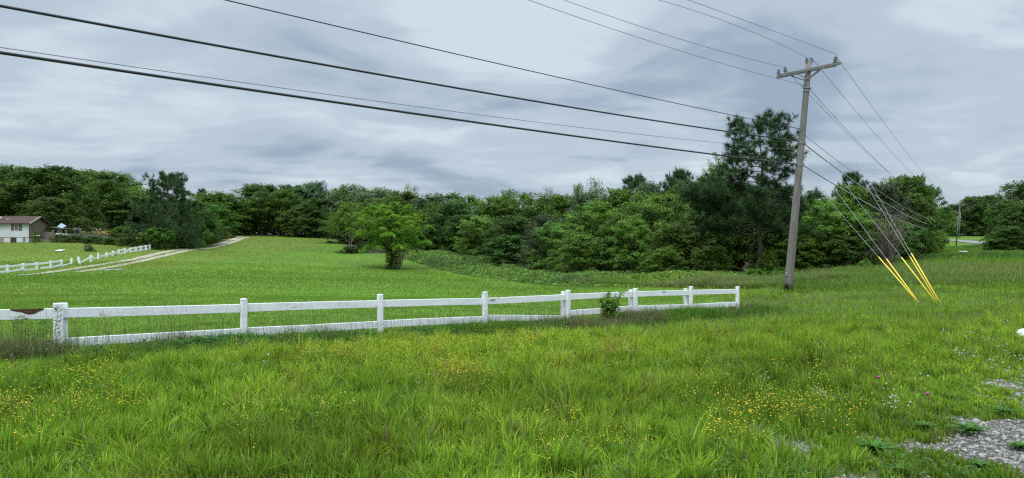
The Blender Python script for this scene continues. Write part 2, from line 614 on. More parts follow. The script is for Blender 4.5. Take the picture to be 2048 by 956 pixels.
gx = axis(420, 1500, 6.0)
ty = np.linspace(0, 1, 420)
gy = -60 + 0 * ty
gy = np.concatenate([np.linspace(-60, 3, 30), np.exp(np.linspace(math.log(3.2), math.log(2200), 420))])
X, Yg = np.meshgrid(gx, gy)
xs, ys = X.ravel(), Yg.ravel()
zs = H(xs, ys)
c, px, py, s, tt, n, n2 = region_colours(xs, ys, zs)
n3 = fbm(xs, ys, 1.1, 77, 4)
verge = ~in_field(xs, ys)
near = np.clip((60 - ys) / 30, 0, 1)
soil = np.array((0.045, 0.048, 0.018))
k = (verge * near * 0.75)[:, None]
c = c * (1 - k) + soil * k
# mown field: thatch between the blades near the fence
k = ((~verge) * np.clip((35 - ys) / 20, 0, 1) * 0.45)[:, None]
c = c * (1 - k) + np.array((0.075, 0.135, 0.016)) * k


def worn(x, y):
    """where the verge is driven on and the grass stays short"""
    return np.clip((x - (1.3 + (y - 4.5) * 0.80)) / 1.2, 0, 1) * np.clip((11 - y) / 3, 0, 1)


def gravel_mask(x, y):
    d = (x - (2.1 + (y - 4.5) * 0.80))
    m = np.clip(np.clip(d, -1.5, 1.0) * 0.42 - .22 + (fbm(x, y, 1.9, 41, 3) - 0.50) * 4.6, 0, 1) * np.clip((8.4 - y) / 1.2, 0, 1)
    return m * (x > 0)


gm = gravel_mask(xs, ys)[:, None]
c = c * (1 - gm) + np.array((0.115, 0.108, 0.095)) * gm
# bare red-brown earth beyond the yard
P0 = hit(230, 480)
kd = ((px > 186 + 10 * n3) & (px < 318 - 20 * n3) & (ys > 120 + 4 * n) & (ys < 150 + 5 * n))[:, None]
c = np.where(kd, np.array((0.27, 0.135, 0.07)) * (0.85 + 0.3 * n3[:, None]), c)
# woodland floor is dark leaf litter
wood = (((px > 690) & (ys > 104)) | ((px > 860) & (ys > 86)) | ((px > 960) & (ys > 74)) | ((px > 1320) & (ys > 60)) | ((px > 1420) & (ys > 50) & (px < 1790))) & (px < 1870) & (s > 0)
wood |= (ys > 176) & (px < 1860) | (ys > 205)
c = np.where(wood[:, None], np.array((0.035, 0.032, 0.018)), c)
ii = np.arange(len(gy) - 1)[:, None] * len(gx) + np.arange(len(gx) - 1)[None]
ii = ii.ravel()
faces = np.c_[ii, ii + 1, ii + 1 + len(gx), ii + len(gx)]
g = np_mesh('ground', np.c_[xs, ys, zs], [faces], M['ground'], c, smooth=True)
tag(g, kind='structure')


# ribbons lying on the ground
def ribbon(name, pts, width, mat, lift=0.035, vary=0.25, seed=1):
    pts = np.array(pts)[:, :2]
    d = np.r_[0, np.cumsum(np.linalg.norm(np.diff(pts, axis=0), axis=1))]
    n_ = max(int(d[-1] / 1.2), 4)
    q = np.linspace(0, d[-1], n_)
    P = np.c_[np.interp(q, d, pts[:, 0]), np.interp(q, d, pts[:, 1])]
    for _ in range(6):
        P[1:-1] = (P[:-2] + 2 * P[1:-1] + P[2:]) / 4
    T = np.gradient(P, axis=0)
    T /= np.linalg.norm(T, axis=1)[:, None]
    Nn = np.c_[-T[:, 1], T[:, 0]]
    cols = 5
    V = []
    wl = width * (0.5 + vary * (fbm(q, q * 0, 0.35, seed, 3) - .5))
    wr = width * (0.5 + vary * (fbm(q, q * 0, 0.35, seed + 9, 3) - .5))
    for j in range(cols):
        f = j / (cols - 1)
        off = (-wl * (1 - f) + wr * f)[:, None] * Nn
        pp = P + off
        V.append(np.c_[pp, H(pp[:, 0], pp[:, 1]) + lift])
    V = np.stack(V, 1).reshape(-1, 3)
    i = (np.arange(n_ - 1)[:, None] * cols + np.arange(cols - 1)[None]).ravel()
    o = np_mesh(name, V, [np.c_[i, i + 1, i + 1 + cols, i + cols]], mat)
    tag(o, kind='structure')
    return o


M['track'] = pbr('pale_gravel_track', (0.33, 0.29, 0.225), 0.95, 0.1, 0.22, 1.2, dirt=(0.5, 0.58, (0.20, 0.19, 0.09), 0.7), coords='Object')
M['asphalt'] = pbr('pale_worn_asphalt', (0.20, 0.20, 0.20), 0.95, 0.1, 0.12, 0.8)
t1 = [(40, 551), (92, 546), (176, 533), (264, 520), (330, 504.5), (396, 495.8), (440, 487.5), (466, 479.5), (483.5, 473)]
t2 = [(154, 544.5), (220, 535), (281, 523), (352, 506.5), (396, 498.3), (440, 492.2), (472, 483), (494.5, 474.5)]
T1 = [hit(*p) for p in t1]
T2 = [hit(*p) for p in t2]
ribbon('driveway_track', T1, 1.3, M['track'], seed=3)
ribbon('driveway_track', T2, 1.15, M['track'], seed=23)
_ra, _rb, _rc = hit(1868, 478.8), hit(1930, 482.5), hit(1990, 487)
_rd = (_rc - _ra)[:2]
RD = [_ra[:2] - _rd * .6, _ra[:2], _rb[:2], _rc[:2], _rc[:2] + _rd * 1.2]
ribbon('country_road', RD, 4.6, M['asphalt'], 0.12, 0.02)

# ------------------------------------------------------------------ foliage builders
def rot_frames(nrm, rng):
    """two axes perpendicular to each normal, at a random spin"""
    a = rng.normal(size=nrm.shape)
    a -= nrm * (a * nrm).sum(1)[:, None]
    a /= np.linalg.norm(a, axis=1)[:, None] + 1e-9
    return a, np.cross(nrm, a)


def leaves(P, nrm, L_, W_, col, rng, fold=0.25):
    """pointed folded leaves: two triangles sharing the midrib"""
    n_ = len(P)
    nrm = nrm / (np.linalg.norm(nrm, axis=1)[:, None] + 1e-9)
    a, b = rot_frames(nrm, rng)
    L_ = (L_ * rng.uniform(.65, 1.3, n_))[:, None]
    W_ = (W_ * rng.uniform(.7, 1.25, n_))[:, None]
    V = np.stack([P - a * L_ / 2, P + b * W_ / 2 + nrm * W_ * fold, P + a * L_ / 2, P - b * W_ / 2 + nrm * W_ * fold], 1).reshape(-1, 3)
    i = np.arange(n_)[:, None] * 4
    f = np.concatenate([i + np.array([0, 3, 2]), i + np.array([0, 2, 1])])
    return V, f, np.repeat(col, 4, 0)


def merge(parts):
    V, Fc, Cc, s_ = [], [], [], 0
    for v_, f_, c_ in parts:
        V.append(v_); Fc.append(f_ + s_); Cc.append(c_)
        s_ += len(v_)
    return np.concatenate(V), np.concatenate(Fc), np.concatenate(Cc)


def limb_path(a, b, rng, n_=5, sag=0.0, wob=0.06):
    t = np.linspace(0, 1, n_)[:, None]
    a, b = np.array(a, float), np.array(b, float)
    p = a + (b - a) * t
    d = np.linalg.norm(b - a)
    p[1:-1] += rng.normal(size=(n_ - 2, 3)) * d * wob
    p[:, 2] += sag * d * np.sin(t[:, 0] * math.pi)
    return p


def decid(name, seed, Ht, Wd, cb, n_cl, per, leaf, mat, bark='bark', shape=1.0, flat=0.55, rcl=0.13, top=0.62, sparse=0.0, limbs=26, stems=1, limb_lo=0.04, droop=0.25, colvar=0.3, trunk_r=0.02, inner=0.35, lean=(0, 0), spiky=0.0):
    """broadleaf tree: envelope of overlapping flattened sprays around tapered limbs"""
    rng = np.random.default_rng(seed)
    R = Wd / 2
    zc_ = cb * Ht
    ch = Ht - zc_
    cen, out_d = [], []
    lob = rng.uniform(0, 2 * math.pi, 6)
    for i in range(n_cl):
        f = (i + rng.uniform()) / n_cl
        zz = f ** 0.9
        # radius profile: widest at (1-top) of crown height
        wz = 1 - top
        pr = math.sqrt(max(0, 1 - ((zz - wz) / (1 - wz if zz > wz else wz + .25)) ** 2)) ** shape
        if cb < .12 and zz < wz: pr = max(pr, .80 + .1 * math.sin(zz * 9 + lob[3]))
        az = i * 2.39996 + rng.uniform(-.5, .5)
        lobe = 1 + 0.16 * math.sin(az * 2 + lob[0] + zz * 3) + 0.12 * math.sin(az * 3 + lob[1] - zz * 5) + 0.10 * math.sin(az * 5 + lob[2] + zz * 9)
        rr = R * pr * lobe * (rng.uniform(.66, 1.02) if rng.uniform() > inner else rng.uniform(.2, .7))
        x_, y_ = rr * math.cos(az), rr * math.sin(az)
        z_ = zc_ + ch * (zz * (1 - rcl * .5)) + rng.uniform(-.3, .3) * ch * .05
        if spiky and rng.uniform() < spiky:
            z_ += rng.uniform(0.02, 0.08) * Ht
        cen.append((x_ + lean[0] * z_ / Ht, y_ + lean[1] * z_ / Ht, z_))
        out_d.append((math.cos(az), math.sin(az), 0.35 + (zz - .4)))
    cen = np.array(cen); out_d = np.array(out_d)
    out_d /= np.linalg.norm(out_d, axis=1)[:, None]
    parts = []
    for i in range(n_cl):
        if sparse and rng.uniform() < sparse: continue
        r_ = rcl * min(Ht, Wd * 1.3) * rng.uniform(.65, 1.3)
        tint = rng.uniform(1 - colvar, 1 + colvar)
        warm = rng.uniform(-.5, .5)
        # three to five pointed sprays fanning out from the clump, each arching over at its tip
        ns = rng.integers(3, 6)
        for j in range(ns):
            k_ = int(per * 1.25 / ns * rng.uniform(.7, 1.3))
            az = math.atan2(out_d[i][1], out_d[i][0]) + rng.uniform(-1.0, 1.0)
            el = rng.uniform(-.15, .45) + max(0, out_d[i][2]) * .7
            ax = np.array((math.cos(az) * math.cos(el), math.sin(az) * math.cos(el), math.sin(el)))
            sd_ = np.array((-math.sin(az), math.cos(az), 0))
            up_ = np.cross(ax, sd_)
            ln_ = r_ * rng.uniform(.9, 1.55)
            t_ = rng.uniform(-.35, 1.0, k_)
            lat = rng.normal(size=k_) * r_ * .40 * (1 - .72 * np.clip(t_, 0, 1))
            th = rng.normal(size=k_) * r_ * .30 * flat
            q = ax * (t_ * ln_)[:, None] + sd_ * lat[:, None] + up_ * th[:, None]
            q[:, 2] -= droop * ln_ * np.clip(t_, 0, 1) ** 2 + droop * .8 * lat ** 2 / r_
            q += sd_ * 0
            nn = np.array((0, 0, .95)) + ax * (.45 * np.clip(t_, 0, 1))[:, None] + rng.normal(size=(k_, 3)) * .40
            cc = np.ones((k_, 3)) * tint * rng.uniform(.85, 1.15) * rng.uniform(.75, 1.25, (k_, 1))
            cc *= np.array((1 + .22 * warm, 1 + .03 * warm, 1 - .15 * warm))
            parts.append(leaves(cen[i] + q, nn, leaf, leaf * .62, cc, rng))
    V, Fc, Cc = merge(parts)
    root = empty(name)
    mb = MB()
    for st in range(stems):
        bx = np.array((rng.uniform(-.06, .06) * Wd * (stems > 1), rng.uniform(-.06, .06) * Wd * (stems > 1), -0.25))
        tp = np.array((rng.uniform(-.05, .05) * Wd + lean[0] * .7, rng.uniform(-.05, .05) * Wd + lean[1] * .7, Ht * .8))
        tp[:2] += bx[:2] * 3
        tr = limb_path(bx, tp, rng, 8, 0, 0.012)
        tr[0, :2] = tr[1, :2]
        rad = trunk_r * Ht * np.linspace(1, .12, 8)
        rad[0] *= 1.35
        if stems > 1: rad *= .6
        mb.tube(tr, rad, 8)
        for _ in range(limbs // stems):
            tgt = cen[rng.integers(n_cl)]
            lo = max(limb_lo, min(0.9, (tgt[2] / Ht - rng.uniform(.12, .38)) / .8))
            k_ = lo * 7
            a_ = tr[int(k_)] + (tr[min(int(k_) + 1, 7)] - tr[int(k_)]) * (k_ - int(k_))
            r0 = rad[int(k_)] * .55
            mb.tube(limb_path(a_, tgt, rng, 6, -.06, .03), np.linspace(r0, .012 * Ht / 10, 6), 5, False)
            if rng.uniform() < .6:
                t2_ = cen[rng.integers(n_cl)]
                if np.linalg.norm(t2_ - tgt) < .3 * Wd:
                    mb.tube(limb_path((a_ + tgt) / 2, t2_, rng, 5, 0, .04), np.linspace(r0 * .5, .01, 5), 4, False)
    mb.build('trunk', M[bark], root, smooth=True)
    np_mesh('crown', V, [Fc], M[mat], Cc, root)
    return root


def needle_tufts(P, D, ln, wd, per, rng, col=None):
    """tufts of needles at points P pointing along D"""
    n_ = len(P)
    P = np.repeat(P, per, 0)
    D = np.repeat(D, per, 0)
    q = D * .55 + rng.normal(size=D.shape) * .55
    q /= np.linalg.norm(q, axis=1)[:, None]
    P = P + D * rng.uniform(-.5, .4, (len(P), 1)) * ln * .7
    s_ = np.cross(q, rng.normal(size=q.shape))
    s_ /= np.linalg.norm(s_, axis=1)[:, None] + 1e-9
    l_ = ln * rng.uniform(.7, 1.2, (len(P), 1))
    V = np.stack([P - s_ * wd / 2, P + s_ * wd / 2, P + q * l_], 1).reshape(-1, 3)
    f = np.arange(len(P) * 3).reshape(-1, 3)
    tint = np.repeat(rng.uniform(.7, 1.35, n_), per)
    cc = np.ones((len(P), 3)) * tint[:, None]
    return V, f, np.repeat(cc, 3, 0)


def pine(name, seed, Ht, cb, radius_fn, n_br, tufts, ln, wd, per, mat='needle', upturn=.35, trunk_r=.016, bend=0.0, big=(), lowd=1.0):
    rng = np.random.default_rng(seed)
    root = empty(name)
    mb = MB()
    tr = limb_path((0, 0, -.3), (bend, 0, Ht * .97), rng, 12, 0, .008)
    rad = trunk_r * Ht * np.linspace(1, .10, 12)
    rad[0] *= 1.3
    mb.tube(tr, rad, 9)
    TP, TD = [], []

    def trunk_at(z):
        k_ = min(max((z + .3) / (Ht * .97 + .3), 0), .999) * 11
        return tr[int(k_)] + (tr[int(k_) + 1] - tr[int(k_)]) * (k_ - int(k_)), rad[int(k_)]
    spec = []
    for i in range(n_br):
        f = cb + (1 - cb) * (i + rng.uniform()) / n_br
        az = i * 2.4 + rng.uniform(-.4, .4)
        spec.append((f, az, radius_fn(f, az) * rng.uniform(.72, 1.1), None))
    spec += list(big)
    for f, az, r_, rise in spec:
        a_, tr_r = trunk_at(f * Ht)
        dr = np.array((math.cos(az), math.sin(az), 0))
        rs = (upturn * (f - .35) * 2.0 + .05) * r_ if rise is None else rise * r_
        n_ = 7
        t = np.linspace(0, 1, n_)[:, None]
        p = a_ + dr * r_ * t + np.array((0, 0, 1)) * (rs * t ** 1.6)
        p[1:-1] += rng.normal(size=(n_ - 2, 3)) * r_ * .03
        r0 = min(tr_r * .55, .035 * r_ + .012)
        mb.tube(p, np.linspace(r0, .012, n_), 5, False)
        nt_ = max(int(tufts * r_ * (1 if rise is None else 1.7) * (1.0 if f > .62 else lowd)), 5)
        for k_ in range(nt_):
            tt_ = rng.uniform(.3, 1.0) ** .6
            kk = tt_ * (n_ - 1.001)
            b_ = p[int(kk)] + (p[int(kk) + 1] - p[int(kk)]) * (kk - int(kk))
            side = rng.normal(size=3) * np.array((1, 1, .45)) + dr * .5 + np.array((0, 0, .25))
            side /= np.linalg.norm(side)
            ext = r_ * .26 * rng.uniform(.2, 1.0) * (1.25 - tt_ * .4)
            e_ = b_ + side * ext
            if rng.uniform() < .45:
                mb.tube(np.array([b_, (b_ + e_) / 2 + rng.normal(size=3) * .03, e_]), [.016, .012, .008], 4, False)
            TP.append(e_)
            d_ = side + np.array((0, 0, .45)) + dr * .2
            TD.append(d_ / np.linalg.norm(d_))
    for _ in range(10):
        TP.append(tr[-1] + rng.normal(size=3) * np.array((.15, .15, .2)) * Ht / 10); TD.append(np.array((0, 0, 1.0)))
    V, Fc, Cc = needle_tufts(np.array(TP), np.array(TD), ln, wd, per, rng)
    mb.build('trunk', M['bark'], root, smooth=True)
    np_mesh('crown', V, [Fc], M[mat], Cc, root)
    return root


USED = set()


def bounds(root):
    cr = [c_ for c_ in root.children if c_.name.split('.')[0] in ('crown', 'foliage')][0]
    co = np.empty(len(cr.data.vertices) * 3, dtype=np.float32)
    cr.data.vertices.foreach_get('co', co)
    co = co.reshape(-1, 3)
    lo, hi = np.percentile(co[:, 0], 1), np.percentile(co[:, 0], 99)
    return np.percentile(co[:, 2], 99.7), (hi - lo)


BND = {}


def copy_tree(root):
    r_ = root.copy()
    COL.objects.link(r_)
    for ch_ in root.children:
        c_ = ch_.copy()
        COL.objects.link(c_)
        c_.parent = r_
    return r_


def place(root, px, Y, top, width, label, group=None, cat='tree', rz=None, mat=None, rng=random.Random(5)):
    """stand a tree in the photo column px at distance Y, as tall and wide as it looks there"""
    if root.name not in BND: BND[root.name] = bounds(root)
    bh, bw = BND[root.name]
    x_ = at(px, Y)
    z_ = H(x_, Y)
    h_ = zpx(top, Y) - z_
    wd_ = width / F * Y
    if root.name in USED:
        r_ = copy_tree(root)
    else:
        USED.add(root.name)
        r_ = root
    r_.location = (x_, Y, z_ - 0.03)
    r_.rotation_euler = (0, 0, rng.uniform(0, 6.28) if rz is None else rz)
    r_.scale = (wd_ / bw, wd_ / bw, h_ / bh)
    tag(r_, label, cat, group)
    for ch_ in r_.children:
        if ch_.name.split('.')[0] == 'crown':
            ch_.material_slots[0].link = 'OBJECT'
            ch_.material_slots[0].material = M[mat] if mat else ch_.data.materials[0]
    return r_


# prototypes, about 10 m tall each, first use moves the prototype itself
oakA = decid('broadleaf_tree', 11, 10, 8.4, .05, 150, 85, .34, 'leaf_mid', top=.60, rcl=.125, spiky=.1)
oakB = decid('broadleaf_tree', 12, 10, 7.2, .08, 140, 85, .33, 'leaf_dark', top=.55, rcl=.13)
oakC = decid('broadleaf_tree', 13, 10, 9.2, .04, 160, 85, .34, 'leaf_mid', top=.66, rcl=.12, flat=.4, droop=.4)
oakT = decid('broadleaf_tree', 29, 10, 9.5, .40, 120, 95, .33, 'leaf_dark', top=.6, rcl=.13, flat=.4, droop=.3, limbs=34)
oakD = decid('broadleaf_tree', 14, 10, 6.0, .10, 120, 80, .30, 'leaf_hazy', top=.45, rcl=.14, spiky=.25, flat=.7)
bright = decid('broadleaf_tree', 15, 10, 8.8, .03, 125, 120, .30, 'leaf_bright', top=.55, rcl=.135, flat=.34, droop=.4, colvar=.38, spiky=.2)
brightB = decid('broadleaf_tree', 25, 10, 7.6, .05, 120, 110, .29, 'leaf_bright', top=.5, rcl=.12, flat=.42, droop=.4, colvar=.35, spiky=.15)
poplar = decid('poplar_tree', 16, 10, 5.2, .15, 100, 70, .30, 'leaf_mid', top=.40, rcl=.14, flat=.8, spiky=.35, droop=.1)
airy = decid('airy_tree', 17, 10, 5.6, .45, 70, 26, .26, 'leaf_hazy', top=.5, rcl=.13, flat=.8, droop=.0, limbs=44, inner=.5, bark='bark_pale')
cedar = decid('cedar_tree', 18, 10, 6.0, .02, 140, 110, .22, 'leaf_olive', shape=.9, top=.80, rcl=.12, flat=.9, droop=.0)
slim = decid('slender_tree', 19, 10, 9.0, .42, 80, 70, .34, 'leaf_bright', top=.55, rcl=.13, flat=.4, droop=.35, bark='bark_pale', stems=3, limbs=36, trunk_r=.014)
shrub = decid('shrub', 20, 10, 13, .0, 90, 75, .62, 'leaf_mid', top=.75, rcl=.16, flat=.8, droop=.15, limbs=16, stems=3)
shrubB = decid('shrub', 27, 10, 15, .0, 90, 80, .60, 'leaf_bright', top=.8, rcl=.15, flat=.7, droop=.15, limbs=16, stems=3, colvar=.4)
umbrella = decid('spreading_small_tree', 28, 10, 16, .45, 90, 90, .75, 'leaf_mid', top=.75, rcl=.16, flat=.30, droop=.3, limbs=26, stems=2, trunk_r=.03)
pineB = pine('pine_tree', 31, 10, .45, lambda f, a: 3.4 * math.sin(min(1, (1.03 - f) / .45) * 1.5) + .35, 46, 8, .55, .05, 26)
pineC = pine('pine_tree', 32, 10, .12, lambda f, a: (3.9 - 3.0 * (f - .1) / .9) * (1 + .15 * math.sin(3 * a)), 80, 8, .55, .055, 26, upturn=.15)

W_ = 'woodland trees behind the brambles'
LT = 'trees behind the mobile home'
FT = 'trees along the far edge of the field'
RT = 'trees right of the utility pole'
GT = 'trees around the distant road'
DT = 'trees beside the driveway'
